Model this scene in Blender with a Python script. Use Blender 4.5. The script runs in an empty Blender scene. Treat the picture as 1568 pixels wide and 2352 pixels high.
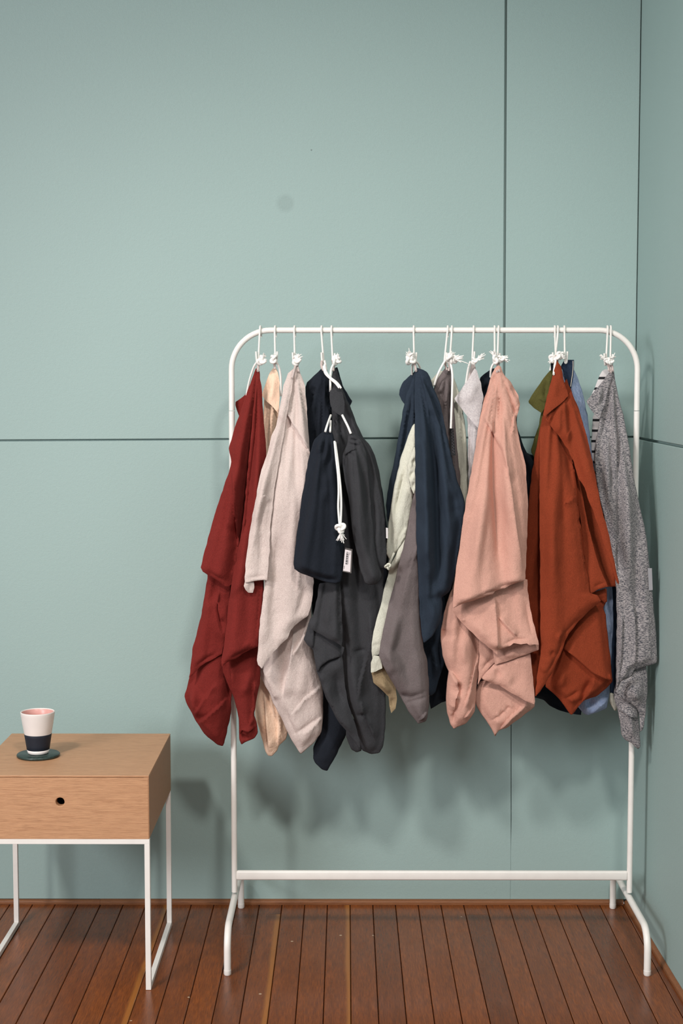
import bpy, bmesh, math, random
import numpy as np
from mathutils import Vector, Matrix, Euler, noise
from mathutils.geometry import delaunay_2d_cdt

random.seed(7)
scene = bpy.context.scene
C = scene.collection

# ------------------------------------------------------------------ camera
F = 3500.0                      # focal length in pixels of the 1568x2352 frame
CAM = Vector((0.0, -3.898, 1.34))
ROT = Euler((math.radians(90 - 4.56), 0, math.radians(0.18)), 'XYZ')
cd = bpy.data.cameras.new('camera')
cd.sensor_fit = 'VERTICAL'; cd.sensor_height = 36.0; cd.lens = 36.0 * F / 2352.0
cam = bpy.data.objects.new('camera', cd); C.objects.link(cam)
cam.location = CAM; cam.rotation_euler = ROT
scene.camera = cam
RM = ROT.to_matrix()

# ------------------------------------------------------------------ world, lights, exposure
w = bpy.data.worlds.new('world'); scene.world = w; w.use_nodes = True
bg = w.node_tree.nodes['Background']
bg.inputs[0].default_value = (0.93, 0.97, 1.0, 1); bg.inputs[1].default_value = 0.42

def area(name, loc, target, power, size, col):
    d = bpy.data.lights.new(name, 'AREA'); d.shape = 'DISK'; d.size = size
    d.energy = power; d.color = col
    o = bpy.data.objects.new(name, d); C.objects.link(o); o.location = loc
    o.rotation_euler = (Vector(target) - Vector(loc)).to_track_quat('-Z', 'Y').to_euler()
    return o
def spot(name, loc, target, power, ang, blend, rad, col):
    d = bpy.data.lights.new(name, 'SPOT'); d.energy = power; d.spot_size = math.radians(ang); d.spot_blend = blend
    d.shadow_soft_size = rad; d.color = col
    o = bpy.data.objects.new(name, d); C.objects.link(o); o.location = loc
    o.rotation_euler = (Vector(target) - Vector(loc)).to_track_quat('-Z', 'Y').to_euler()
    return o
spot('ceiling_spot_left', (-1.7, -3.1, 3.3), (0.35, 0, 0.12), 260, 61, 1.0, 0.17, (1.0, 0.95, 0.89))
spot('ceiling_spot_right', (0.42, -3.4, 3.3), (0.1, 0, 0.12), 205, 61, 1.0, 0.17, (1.0, 0.95, 0.89))
area('added_fill_light', (-3.0, -4.2, 2.1), (0.5, 0, 0.7), 100, 1.2, (0.98, 0.985, 1.0))  # added unseen soft box, side fill for the folds and right wall

vs = scene.view_settings
vs.view_transform = 'Standard'; vs.look = 'None'; vs.gamma = 1.0; vs.use_curve_mapping = False
vs.exposure = 0.05

# ------------------------------------------------------------------ helpers
def P(u, v, Y):
    """the point of the plane y = Y that the photograph shows at pixel (u, v)"""
    d = RM @ Vector(((u - 784.0) / F, (1176.0 - v) / F, -1.0))
    t = (Y - CAM.y) / d.y
    return CAM + d * t
_R = np.array(RM)
def Pn(uv, Y):
    uv = np.asarray(uv, float)
    loc = np.stack([(uv[:, 0] - 784) / F, (1176 - uv[:, 1]) / F, -np.ones(len(uv))], 1)
    d = loc @ _R.T
    t = (Y - CAM.y) / d[:, 1]
    return np.array(CAM) + d * t[:, None]
def PF(u, v, Z=0.0):
    d = RM @ Vector(((u - 784.0) / F, (1176.0 - v) / F, -1.0))
    return CAM + d * ((Z - CAM.z) / d.z)

def s2l(c):
    return tuple(((x / 255) / 12.92 if x / 255 <= 0.04045 else ((x / 255 + 0.055) / 1.055) ** 2.4) for x in c) + (1,)

def tag(o, label=None, cat=None, group=None, kind=None):
    if label: o['label'] = label
    if cat: o['category'] = cat
    if group: o['group'] = group
    if kind: o['kind'] = kind
    return o

def empty(name, loc, label, cat, group=None):
    o = bpy.data.objects.new(name, None); C.objects.link(o)
    o.empty_display_size = 0.03; o.location = loc
    return tag(o, label, cat, group)

_world = {}
def link(name, me, mat, parent=None):
    """mesh data is in world coordinates; re-expressed from the parent's origin"""
    o = bpy.data.objects.new(name, me); C.objects.link(o)
    if mat is not None: me.materials.append(mat)
    off = Vector((0, 0, 0))
    if parent is not None:
        o.parent = parent
        p = parent
        while p is not None:
            off += p.location; p = p.parent
        me.transform(Matrix.Translation(-off))
    return o

def bm_obj(name, bm, mat, parent=None, smooth=False):
    me = bpy.data.meshes.new(name); bm.to_mesh(me); bm.free()
    if smooth:
        for p in me.polygons: p.use_smooth = True
    return link(name, me, mat, parent)

def box_bm(x0, x1, y0, y1, z0, z1, bev=0.0, seg=2, bm=None):
    b2 = bmesh.new()
    r = bmesh.ops.create_cube(b2, size=1.0)
    for v in b2.verts:
        v.co = Vector(((x0 + x1) / 2 + v.co.x * (x1 - x0), (y0 + y1) / 2 + v.co.y * (y1 - y0), (z0 + z1) / 2 + v.co.z * (z1 - z0)))
    if bev > 0:
        bmesh.ops.bevel(b2, geom=b2.edges[:], offset=bev, segments=seg, profile=0.5, affect='EDGES')
    return b2

def tube_bm(pts, rad, seg=10, bm=None, caps=True, flat=None):
    """swept tube through pts (list of Vector); rad number or list"""
    if bm is None: bm = bmesh.new()
    pts = [Vector(p) for p in pts]
    n = len(pts)
    rads = rad if isinstance(rad, (list, tuple)) else [rad] * n
    tang = []
    for i in range(n):
        a = pts[max(i - 1, 0)]; b = pts[min(i + 1, n - 1)]
        t = (b - a)
        tang.append(t.normalized() if t.length > 1e-9 else Vector((0, 0, 1)))
    up = Vector((0, 1, 0))
    if abs(tang[0].dot(up)) > 0.9: up = Vector((1, 0, 0))
    nrm = (up - tang[0] * up.dot(tang[0])).normalized()
    rings = []
    for i in range(n):
        nrm = (nrm - tang[i] * nrm.dot(tang[i]))
        if nrm.length < 1e-6: nrm = tang[i].orthogonal()
        nrm.normalize()
        bn = tang[i].cross(nrm)
        ring = []
        for k in range(seg):
            a = 2 * math.pi * k / seg
            ring.append(bm.verts.new(pts[i] + (nrm * math.cos(a) + bn * math.sin(a)) * rads[i]))
        rings.append(ring)
    for i in range(n - 1):
        for k in range(seg):
            bm.faces.new((rings[i][k], rings[i][(k + 1) % seg], rings[i + 1][(k + 1) % seg], rings[i + 1][k]))
    if caps:
        for rg in (rings[0][::-1], rings[-1]):
            f = bm.faces.new([bm.verts.new(v.co) for v in rg]); f.smooth = False
    return bm

def smooth_path(pts, sub=6):
    """Catmull-Rom"""
    pts = [Vector(p) for p in pts]
    out = []
    n = len(pts)
    for i in range(n - 1):
        p0 = pts[max(i - 1, 0)]; p1 = pts[i]; p2 = pts[i + 1]; p3 = pts[min(i + 2, n - 1)]
        for k in range(sub):
            t = k / sub
            out.append(0.5 * ((2 * p1) + (p2 - p0) * t + (2 * p0 - 5 * p1 + 4 * p2 - p3) * t * t + (-p0 + 3 * p1 - 3 * p2 + p3) * t ** 3))
    out.append(pts[-1])
    return out

def round_corners(pts, r, seg=6):
    pts = [Vector(p) for p in pts]
    out = [pts[0]]
    for i in range(1, len(pts) - 1):
        a = (pts[i - 1] - pts[i]); b = (pts[i + 1] - pts[i])
        la, lb = a.length, b.length
        a.normalize(); b.normalize()
        ang = a.angle(b)
        d = min(r / math.tan(ang / 2), la * 0.49, lb * 0.49)
        rr = d * math.tan(ang / 2)
        cen = pts[i] + (a + b).normalized() * (rr / math.sin(ang / 2))
        s = pts[i] + a * d - cen; e = pts[i] + b * d - cen
        tot = s.angle(e); ax = s.cross(e).normalized()
        for k in range(seg + 1):
            out.append(cen + Matrix.Rotation(tot * k / seg, 3, ax) @ s)
    out.append(pts[-1])
    return out

# ------------------------------------------------------------------ materials
def new_mat(name):
    m = bpy.data.materials.new(name); m.use_nodes = True
    nt = m.node_tree
    return m, nt, nt.nodes['Principled BSDF']
def N(nt, t, **kw):
    n = nt.nodes.new(t)
    for k, v in kw.items(): setattr(n, k, v)
    return n
def coords(nt, scale=(1, 1, 1), rot=(0, 0, 0)):
    tc = N(nt, 'ShaderNodeTexCoord'); mp = N(nt, 'ShaderNodeMapping')
    mp.inputs['Scale'].default_value = scale; mp.inputs['Rotation'].default_value = rot
    nt.links.new(tc.outputs['Object'], mp.inputs['Vector'])
    return mp.outputs['Vector']
def noise_tex(nt, vec, scale, detail=3, rough=0.55, dist=0.0):
    n = N(nt, 'ShaderNodeTexNoise')
    n.inputs['Scale'].default_value = scale; n.inputs['Detail'].default_value = detail
    n.inputs['Roughness'].default_value = rough; n.inputs['Distortion'].default_value = dist
    if vec is not None: nt.links.new(vec, n.inputs['Vector'])
    return n
def ramp(nt, fac, stops):
    r = N(nt, 'ShaderNodeValToRGB')
    while len(r.color_ramp.elements) < len(stops): r.color_ramp.elements.new(0.5)
    for e, (p, c) in zip(r.color_ramp.elements, stops):
        e.position = p; e.color = c if len(c) == 4 else tuple(c) + (1,)
    nt.links.new(fac, r.inputs['Fac'])
    return r.outputs['Color']
def mixc(nt, fac, a, b, mode='MIX'):
    m = N(nt, 'ShaderNodeMix', data_type='RGBA', blend_type=mode)
    for i, s in ((0, fac), (6, a), (7, b)):
        if isinstance(s, (int, float)): m.inputs[i].default_value = s
        elif isinstance(s, tuple): m.inputs[i].default_value = s
        else: nt.links.new(s, m.inputs[i])
    return m.outputs[2]
def bump(nt, height, strength, dist, normal=None):
    b = N(nt, 'ShaderNodeBump')
    b.inputs['Strength'].default_value = strength; b.inputs['Distance'].default_value = dist
    nt.links.new(height, b.inputs['Height'])
    if normal is not None: nt.links.new(normal, b.inputs['Normal'])
    return b.outputs['Normal']
def grey(v): return (v, v, v, 1)

def mat_wall(base, patch=None):
    m, nt, b = new_mat('painted_panel_teal')
    vec = coords(nt)
    n1 = noise_tex(nt, vec, 1.3, 2)
    col = mixc(nt, n1.outputs['Fac'], s2l([c * 0.97 for c in base]), s2l([min(255, c * 1.03) for c in base]))
    # sparse dark specks in the paint
    v = N(nt, 'ShaderNodeTexVoronoi'); v.inputs['Scale'].default_value = 6.0; nt.links.new(vec, v.inputs['Vector'])
    sp = ramp(nt, v.outputs['Distance'], [(0.0, grey(1)), (0.011, grey(1)), (0.014, grey(0))])
    col = mixc(nt, sp, col, s2l([c * 0.72 for c in base]))
    if patch is not None:
        tc = N(nt, 'ShaderNodeTexCoord'); d = N(nt, 'ShaderNodeVectorMath', operation='DISTANCE')
        nt.links.new(tc.outputs['Object'], d.inputs[0]); d.inputs[1].default_value = patch
        pr = ramp(nt, d.outputs['Value'], [(0.0, grey(0.75)), (0.016, grey(0.75)), (0.026, grey(0))])
        col = mixc(nt, pr, col, s2l([c * 0.93 for c in base]))
    nt.links.new(col, b.inputs['Base Color'])
    b.inputs['Roughness'].default_value = 0.55
    b.inputs['Specular IOR Level'].default_value = 0.42
    f = noise_tex(nt, vec, 330, 3, 0.6)
    g = noise_tex(nt, vec, 110, 2, 0.5)
    nn = bump(nt, g.outputs['Fac'], 0.25, 0.0012)
    nt.links.new(bump(nt, f.outputs['Fac'], 0.45, 0.0009, nn), b.inputs['Normal'])
    return m

def fabric(name, rgb, weave=1.0, crinkle=0.5, var=0.10, rough=0.9, heather=None, fuzz=0.25):
    m, nt, b = new_mat('fabric_' + name)
    vec = coords(nt)
    n0 = noise_tex(nt, vec, 14, 3, 0.6)
    lo = s2l([c * (1 - var) for c in rgb]); hi = s2l([min(255, c * (1 + var * 0.7)) for c in rgb])
    col = mixc(nt, n0.outputs['Fac'], lo, hi)
    vw = coords(nt, (1.0, 1.0, 0.35)); vh = coords(nt, (0.35, 1.0, 1.0))
    wa = noise_tex(nt, vw, 1050, 3, 0.75); wb = noise_tex(nt, vh, 1050, 3, 0.75)
    add = N(nt, 'ShaderNodeMath', operation='ADD')
    nt.links.new(wa.outputs['Fac'], add.inputs[0]); nt.links.new(wb.outputs['Fac'], add.inputs[1])
    hh = ramp(nt, add.outputs[0], [(0.35, grey(0.0)), (0.65, grey(1.0))])
    half = N(nt, 'ShaderNodeMath', operation='MULTIPLY'); nt.links.new(add.outputs[0], half.inputs[0]); half.inputs[1].default_value = 0.5
    grain = ramp(nt, half.outputs[0], [(0.36, s2l([c * 0.62 for c in rgb])), (0.5, s2l(rgb)), (0.64, s2l([min(255, c * 1.28 + 5) for c in rgb]))])
    col = mixc(nt, 0.36 * weave, col, grain)
    if heather is not None:
        c2, stretch, sc, amt = heather
        vv = coords(nt, stretch)
        hn = noise_tex(nt, vv, sc, 3, 0.7, 0.4)
        hf = ramp(nt, hn.outputs['Fac'], [(0.42, grey(0)), (0.58, grey(amt))])
        col = mixc(nt, hf, col, s2l(c2))
    nt.links.new(col, b.inputs['Base Color'])
    b.inputs['Roughness'].default_value = rough
    b.inputs['Specular IOR Level'].default_value = 0.15
    b.inputs['Sheen Weight'].default_value = fuzz; b.inputs['Sheen Roughness'].default_value = 0.6
    b.inputs['Sheen Tint'].default_value = s2l([min(255, c * 1.1 + 15) for c in rgb])
    cr = noise_tex(nt, coords(nt, (1.0, 1.0, 0.6), (0, 0.5, 0)), 52, 5, 0.6, 0.25)
    n1 = bump(nt, cr.outputs['Fac'], 0.8 * crinkle, 0.009)
    n2 = bump(nt, half.outputs[0], 0.5 * weave, 0.0016, n1)
    nt.links.new(n2, b.inputs['Normal'])
    return m

def plain(name, rgb, rough=0.5, spec=0.4, coat=0.0, bumpn=None):
    m, nt, b = new_mat(name)
    vec = coords(nt)
    n = noise_tex(nt, vec, 35, 3)
    nt.links.new(mixc(nt, n.outputs['Fac'], s2l([c * 0.97 for c in rgb]), s2l([min(255, c * 1.02) for c in rgb])), b.inputs['Base Color'])
    b.inputs['Roughness'].default_value = rough; b.inputs['Specular IOR Level'].default_value = spec
    b.inputs['Coat Weight'].default_value = coat
    if bumpn:
        f = noise_tex(nt, vec, bumpn[0], 3); nt.links.new(bump(nt, f.outputs['Fac'], bumpn[1], bumpn[2]), b.inputs['Normal'])
    return m

def mat_oak(name, c_lo, c_hi, rot):
    m, nt, b = new_mat(name)
    v = coords(nt, (1.6, 26, 26), rot)
    warp = noise_tex(nt, coords(nt, (1.2, 8, 8), rot), 3.0, 3)
    n1 = noise_tex(nt, v, 5.0, 6, 0.65, 1.6)
    n2 = noise_tex(nt, coords(nt, (4, 120, 120), rot), 9.0, 4, 0.7)
    c1 = ramp(nt, n1.outputs['Fac'], [(0.28, s2l(c_lo)), (0.5, s2l([(a + 2 * d) / 3 for a, d in zip(c_lo, c_hi)])), (0.72, s2l(c_hi))])
    c2 = ramp(nt, n2.outputs['Fac'], [(0.35, s2l([c * 0.72 for c in c_lo])), (0.55, s2l(c_hi))])
    col = mixc(nt, 0.45, c1, c2)
    col = mixc(nt, ramp(nt, warp.outputs['Fac'], [(0.35, grey(0)), (0.7, grey(0.35))]), col, s2l([c * 0.93 for c in c_hi]))
    nt.links.new(col, b.inputs['Base Color'])
    b.inputs['Roughness'].default_value = 0.5; b.inputs['Specular IOR Level'].default_value = 0.42
    nt.links.new(bump(nt, n2.outputs['Fac'], 0.35, 0.001), b.inputs['Normal'])
    return m

def mat_floor(name, streak=False):
    m, nt, b = new_mat(name)
    info = N(nt, 'ShaderNodeObjectInfo')
    tc = N(nt, 'ShaderNodeTexCoord')
    comb = N(nt, 'ShaderNodeCombineXYZ'); mul = N(nt, 'ShaderNodeMath', operation='MULTIPLY'); mul.inputs[1].default_value = 37.0
    nt.links.new(info.outputs['Random'], mul.inputs[0]); nt.links.new(mul.outputs[0], comb.inputs[1])
    addv = N(nt, 'ShaderNodeVectorMath', operation='ADD')
    nt.links.new(tc.outputs['Object'], addv.inputs[0]); nt.links.new(comb.outputs[0], addv.inputs[1])
    def mp(sc):
        k = N(nt, 'ShaderNodeMapping'); k.inputs['Scale'].default_value = sc
        nt.links.new(addv.outputs[0], k.inputs['Vector']); return k.outputs['Vector']
    g1 = noise_tex(nt, mp((30, 2.2, 30)), 3.0, 5, 0.65, 0.5)
    g2 = noise_tex(nt, mp((110, 5, 110)), 5.0, 4, 0.7)
    base = ramp(nt, info.outputs['Random'], [(0.0, s2l((118, 60, 21))), (0.35, s2l((138, 71, 24))), (0.7, s2l((150, 79, 28))), (1.0, s2l((128, 64, 22)))])
    dark = mixc(nt, 0.55, base, s2l((60, 30, 17)))
    col = mixc(nt, ramp(nt, g1.outputs['Fac'], [(0.3, grey(0.75)), (0.65, grey(0))]), base, dark)
    col = mixc(nt, ramp(nt, g2.outputs['Fac'], [(0.4, grey(0.55)), (0.6, grey(0))]), col, s2l((70, 36, 20)))
    if streak:
        sx = N(nt, 'ShaderNodeSeparateXYZ'); nt.links.new(tc.outputs['Object'], sx.inputs[0])
        wob = noise_tex(nt, mp((4, 1.3, 4)), 2.0, 2)
        mad = N(nt, 'ShaderNodeMath', operation='MULTIPLY_ADD'); mad.inputs[1].default_value = 0.016
        nt.links.new(wob.outputs['Fac'], mad.inputs[0]); nt.links.new(sx.outputs['X'], mad.inputs[2])
        st = ramp(nt, mad.outputs[0], [(0.0525, grey(0)), (0.0585, grey(0.6))])
        col = mixc(nt, st, col, s2l((176, 112, 46)))
    # paint splashes and chips
    vn = N(nt, 'ShaderNodeTexVoronoi'); vn.inputs['Scale'].default_value = 11.0; nt.links.new(addv.outputs[0], vn.inputs['Vector'])
    sp = ramp(nt, vn.outputs['Distance'], [(0.0, grey(0.9)), (0.030, grey(0.9)), (0.042, grey(0))])
    vgate = noise_tex(nt, mp((1, 1, 1)), 9.0, 1)
    gate = ramp(nt, vgate.outputs['Fac'], [(0.52, grey(0)), (0.56, grey(1))])
    mulc = mixc(nt, 1.0, sp, gate, 'MULTIPLY')
    col = mixc(nt, mulc, col, s2l((205, 180, 150)))
    nt.links.new(col, b.inputs['Base Color'])
    rr = noise_tex(nt, mp((8, 2, 8)), 5.0, 3)
    nt.links.new(ramp(nt, rr.outputs['Fac'], [(0.3, grey(0.17)), (0.7, grey(0.30))]), b.inputs['Roughness'])
    b.inputs['Specular IOR Level'].default_value = 0.36
    nt.links.new(bump(nt, g2.outputs['Fac'], 0.18, 0.0008), b.inputs['Normal'])
    return m

WALL_RGB = (155, 177, 174)
patch_pt = P(655, 467, 0.0)
M_wall = mat_wall(WALL_RGB, tuple(patch_pt))
M_white = plain('white_powder_coat', (236, 231, 226), 0.38, 0.45, bumpn=(700, 0.08, 0.0005))
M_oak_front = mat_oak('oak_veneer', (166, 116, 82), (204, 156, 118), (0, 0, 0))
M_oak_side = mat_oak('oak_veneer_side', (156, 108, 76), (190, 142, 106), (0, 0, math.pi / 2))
M_dark = plain('dark_void', (18, 14, 12), 0.9, 0.1)
M_floor = mat_floor('varnished_board'); M_floor_s = mat_floor('varnished_board_sapwood', True)
M_gap = plain('dark_gap_filler', (26, 17, 12), 0.95, 0.1)
M_trim = mat_oak('stained_moulding', (98, 54, 31), (144, 92, 56), (0, 0, 0))
M_ceil = plain('white_ceiling_paint', (225, 222, 215), 0.9, 0.1)
M_rope = fabric('white_cotton_cord', (246, 242, 238), 0.6, 0.2, 0.04, fuzz=0.1)
M_loop = fabric('mauve_hanging_tape', (196, 180, 176), 0.7, 0.3, 0.1)

# ------------------------------------------------------------------ the room
cor = 0.737                                   # x of the corner between the back and the right wall
def prism(poly, nrm, t):
    """poly: list of Vector (front face, counter-clockwise seen from the front); extruded back by t along -nrm"""
    bm = bmesh.new()
    a = [bm.verts.new(p) for p in poly]; b = [bm.verts.new(p - nrm * t) for p in poly]
    bm.faces.new(a); bm.faces.new(b[::-1])
    n = len(poly)
    for i in range(n): bm.faces.new((a[i], b[i], b[(i + 1) % n], a[(i + 1) % n]))
    bmesh.ops.recalc_face_normals(bm, faces=bm.faces[:])
    return bm
def panel(name, poly, nrm, t, mat, parent, bev=0.0012):
    bm = prism([Vector(p) for p in poly], nrm, t)
    fe = [e for e in bm.edges if all(abs((v.co - Vector(poly[0])).dot(nrm)) < 1e-6 for v in e.verts)]
    bmesh.ops.bevel(bm, geom=fe, offset=bev, segments=2, profile=0.5, affect='EDGES')
    return bm_obj(name, bm, mat, parent)

wall_back = bm_obj('wall_back', box_bm(-3.6, cor + 0.03, 0.013, 0.10, 0.0, 3.5), M_wall)
tag(wall_back, 'teal painted panelled wall behind the clothes rail', None, None, 'structure')
nb = Vector((0, -1, 0))
def wp(u, v): return P(u, v, 0.0)
g = 2.1
sl = lambda u: 1012 - 8.5 * u / 1456.0         # the long horizontal joint
def on_seam(u, dv): return wp(u, sl(u) + dv)
top = 3.5
xl = wp(1158 - g - 0.6, 0).x; xr = wp(1158 + g + 0.6, 0).x
xl2 = wp(1156.8 - g - 0.6, 1000).x; xr2 = wp(1156.8 + g + 0.6, 1000).x
zs = lambda x, dv: on_seam((x - on_seam(0, 0).x) / (on_seam(1456, 0).x - on_seam(0, 0).x) * 1456.0, dv).z
L = -3.6
xe = cor - 0.0014
panel('panel', [(L, 0, zs(L, -g)), (xl2, 0, zs(xl2, -g)), (xl, 0, top), (L, 0, top)], nb, 0.0129, M_wall, wall_back)
panel('panel', [(xr2, 0, zs(xr2, -g)), (xe, 0, zs(xe, -g)), (xe, 0, top), (xr, 0, top)], nb, 0.0129, M_wall, wall_back)
a0 = wp(1173.5, 1010).x; a1 = wp(1172.8, 1955)
panel('panel', [(L, 0, 0.012), (a1.x, 0, 0.012), (a1.x, 0, a1.z), (a0 - 0.0011, 0, zs(a0, g)), (L, 0, zs(L, g))], nb, 0.0129, M_wall, wall_back, 0.0008)
panel('panel', [(a1.x + 0.0002, 0, 0.012), (xe, 0, 0.012), (xe, 0, zs(xe, g)), (a0 + 0.0011, 0, zs(a0, g)), (a1.x + 0.0008, 0, wp(1173, 1885).z), (a1.x + 0.0002, 0, a1.z)], nb, 0.0129, M_wall, wall_back, 0.0008)

# right wall, a little out of square
rdir = Vector((0.019, -1.0, 0)).normalized(); nr = Vector((-1.0, -0.019, 0)).normalized()
def rw(dist, z): return Vector((cor, -0.002, 0)) + rdir * dist + Vector((0, 0, z))
RL = 2.9
bmw = prism([rw(-0.05, 0) - nr * 0.014, rw(-0.05, 3.5) - nr * 0.014, rw(RL, 3.5) - nr * 0.014, rw(RL, 0) - nr * 0.014], nr, 0.08)
wall_right = bm_obj('wall_right', bmw, M_wall)
tag(wall_right, 'teal painted side wall meeting the back wall in the corner', None, None, 'structure')
def rwall_at(u, v):
    d = RM @ Vector(((u - 784.0) / F, (1176.0 - v) / F, -1.0))
    o = Vector((cor, -0.002, 0)); t = (o - CAM).dot(nr) / d.dot(nr)
    return CAM + d * t
s0 = rwall_at(1470, 1007.5); s1 = rwall_at(1568, 1026.5)
sz = lambda dist: s0.z + (s1.z - s0.z) * (dist - (s0 - rw(0, 0)).dot(rdir)) / ((s1 - s0).dot(rdir))
hg = 0.0034
panel('panel', [rw(0, sz(0) + hg), rw(0, top), rw(RL, top), rw(RL, sz(RL) + hg)], nr, 0.0139, M_wall, wall_right)
panel('panel', [rw(0, 0.0), rw(0, sz(0) - hg), rw(RL, sz(RL) - hg), rw(RL, 0.0)], nr, 0.0139, M_wall, wall_right)

ceiling = bm_obj('ceiling', box_bm(-3.6, 0.80, -5.2, 0.10, 3.5, 3.55), M_ceil)
tag(ceiling, 'white ceiling above the frame', None, None, 'structure')

# floor of narrow boards running to the back wall
floor = bm_obj('floor', box_bm(-3.6, 0.82, -5.2, 0.02, -0.05, -0.010), M_gap)
tag(floor, 'varnished reddish brown board floor with dark joints', None, None, 'structure')
pitch = 0.0593
def plank_mesh(y0, y1, wd):
    bm = bmesh.new()
    h = 0.0099; b = 0.0012
    prof = [(0, -h), (wd, -h), (wd, -b), (wd - b, 0), (b, 0), (0, -b)]
    va = [bm.verts.new((x, y0, z)) for x, z in prof]; vb = [bm.verts.new((x, y1, z)) for x, z in prof]
    n = len(prof)
    bm.faces.new(va); bm.faces.new(vb[::-1])
    for i in range(n): bm.faces.new((va[i], vb[i], vb[(i + 1) % n], va[(i + 1) % n]))
    bmesh.ops.recalc_face_normals(bm, faces=bm.faces[:])
    me = bpy.data.meshes.new('plank'); bm.to_mesh(me); bm.free()
    return me
wd = pitch - 0.0016
full = plank_mesh(-5.2, 0.0, wd); full.materials.append(M_floor)
full_s = full.copy(); full_s.materials.clear(); full_s.materials.append(M_floor_s)
short = plank_mesh(-0.082, 0.0, wd); short.materials.append(M_floor)
rest = plank_mesh(-5.2, -0.0828, wd); rest.materials.append(M_floor)
rest_s = rest.copy(); rest_s.materials.clear(); rest_s.materials.append(M_floor_s)
for n in range(-60, 13):
    x0 = 0.0103 + n * pitch + 0.0008
    if x0 + wd > cor + 0.05: break
    xc = x0 + wd / 2
    jointed = n in (-4, 0, 5, 8, -11, -17)
    streak = n in (-9, -4, -1)
    def put(me):
        o = bpy.data.objects.new('plank', me); C.objects.link(o); o.location = (x0, 0, 0); o.parent = floor
    if jointed:
        put(short); put(rest_s if streak else rest)
    else:
        put(full_s if streak else full)

# slim stained moulding along the foot of the walls
def quarter(p0, p1, nrm, hgt=0.0125, dep=0.011):
    bm = bmesh.new(); seg = 5
    prof = [(0.0, 0.0), (dep, 0.0), (dep, hgt * 0.45)] + [(dep * math.cos(a), hgt * 0.45 + hgt * 0.55 * math.sin(a)) for a in [math.pi / 2 * k / seg for k in range(1, seg + 1)]]
    ra = [bm.verts.new(Vector(p0) + nrm * x + Vector((0, 0, z))) for x, z in prof]
    rb = [bm.verts.new(Vector(p1) + nrm * x + Vector((0, 0, z))) for x, z in prof]
    k = len(prof)
    for i in range(k): bm.faces.new((ra[i], ra[(i + 1) % k], rb[(i + 1) % k], rb[i]))
    bm.faces.new(ra); bm.faces.new(rb[::-1])
    bmesh.ops.recalc_face_normals(bm, faces=bm.faces[:])
    return bm
bb = bm_obj('baseboard_back', quarter((wp(231, 2070).x + 0.0003, -0.0005, 0.0002), (cor - 0.013, -0.0005, 0.0002), nb), M_trim)
tag(bb, 'slim brown wooden moulding along the foot of the back wall', None, None, 'structure')
bm_obj('moulding_length', quarter((-3.6, -0.0005, 0.0002), (wp(231, 2070).x - 0.0003, -0.0005, 0.0002), nb, 0.0115, 0.010), M_trim, bb)
br = bm_obj('baseboard_right', quarter(rw(0.001, 0.0002) + nr * 0.0005, rw(RL, 0.0002) + nr * 0.0005, nr, 0.0115, 0.010), M_trim)
tag(br, 'slim brown wooden moulding along the foot of the side wall', None, None, 'structure')

# ------------------------------------------------------------------ clothes rail
YB = -0.258                                    # depth of the uprights and of the top bar
barz = P(784, 758.5, YB).z
XL = P(532.5, 1000, YB).x; XR = P(1461, 1000, YB).x
rack = empty('clothes_rack', ((XL + XR) / 2, YB, 0), 'white metal clothes rail on four bent feet holding all the garments', 'clothes rack')
jz = P(533, 943, YB).z                         # sleeve joint of the uprights
R_up = 0.0068
path = round_corners([(XL, YB, jz), (XL, YB, barz), (XR, YB, barz), (XR, YB, jz)], 0.095, 14)
bm_obj('top_bar', tube_bm(path, R_up, 16), M_white, rack, True)
for X in (XL, XR):
    bm_obj('upright', tube_bm([(X, YB, jz - 0.0012), (X, YB, 0.118)], R_up + 0.0002, 16), M_white, rack, True)
    foot = round_corners([(X, -0.489, 0.004), (X, -0.489, 0.104), (X, -0.034, 0.104), (X, -0.034, 0.004)], 0.055, 10)
    lg = bm_obj('base_leg', tube_bm(foot, 0.0082, 14), M_white, rack, True)
    for fy in (-0.489, -0.034):
        bm_obj('foot_cap', tube_bm([(X, fy, 0.0003), (X, fy, 0.003), (X, fy, 0.012)], [0.0075, 0.0087, 0.0087], 14), M_white, lg, True)
bzm = P(784, 2010, YB).z
bm_obj('lower_rail', box_bm(XL + 0.0045, XR - 0.0045, YB - 0.0065, YB + 0.0065, bzm - 0.0118, bzm + 0.0118, 0.005, 3), M_white, rack, True)

# ------------------------------------------------------------------ bedside table
TX1 = -0.437; TX0 = -0.832; TY0 = -0.580; TY1 = -0.165; TZ0 = 0.346; TZ1 = 0.4895
table = empty('side_table', ((TX0 + TX1) / 2, (TY0 + TY1) / 2, 0), 'oak side table with one drawer on a thin white metal frame', 'side table')
def boxp(name, a, mat, parent, bev=0.0012): return bm_obj(name, box_bm(*a, bev), mat, parent)
tp = 0.004
boxp('top_panel', (TX0, TX1, TY0 + 0.0, TY1, TZ1 - tp, TZ1), M_oak_side if False else M_oak_front, table, 0.0010)
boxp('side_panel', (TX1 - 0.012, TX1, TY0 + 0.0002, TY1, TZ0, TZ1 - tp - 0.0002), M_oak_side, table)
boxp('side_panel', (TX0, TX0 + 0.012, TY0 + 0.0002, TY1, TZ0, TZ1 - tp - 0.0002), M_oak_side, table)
boxp('back_panel', (TX0 + 0.0125, TX1 - 0.0125, TY1 - 0.012, TY1, TZ0, TZ1 - tp - 0.0002), M_oak_front, table)
boxp('bottom_panel', (TX0 + 0.0125, TX1 - 0.0125, TY0 + 0.020, TY1 - 0.0125, TZ0, TZ0 + 0.010), M_oak_front, table)
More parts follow.
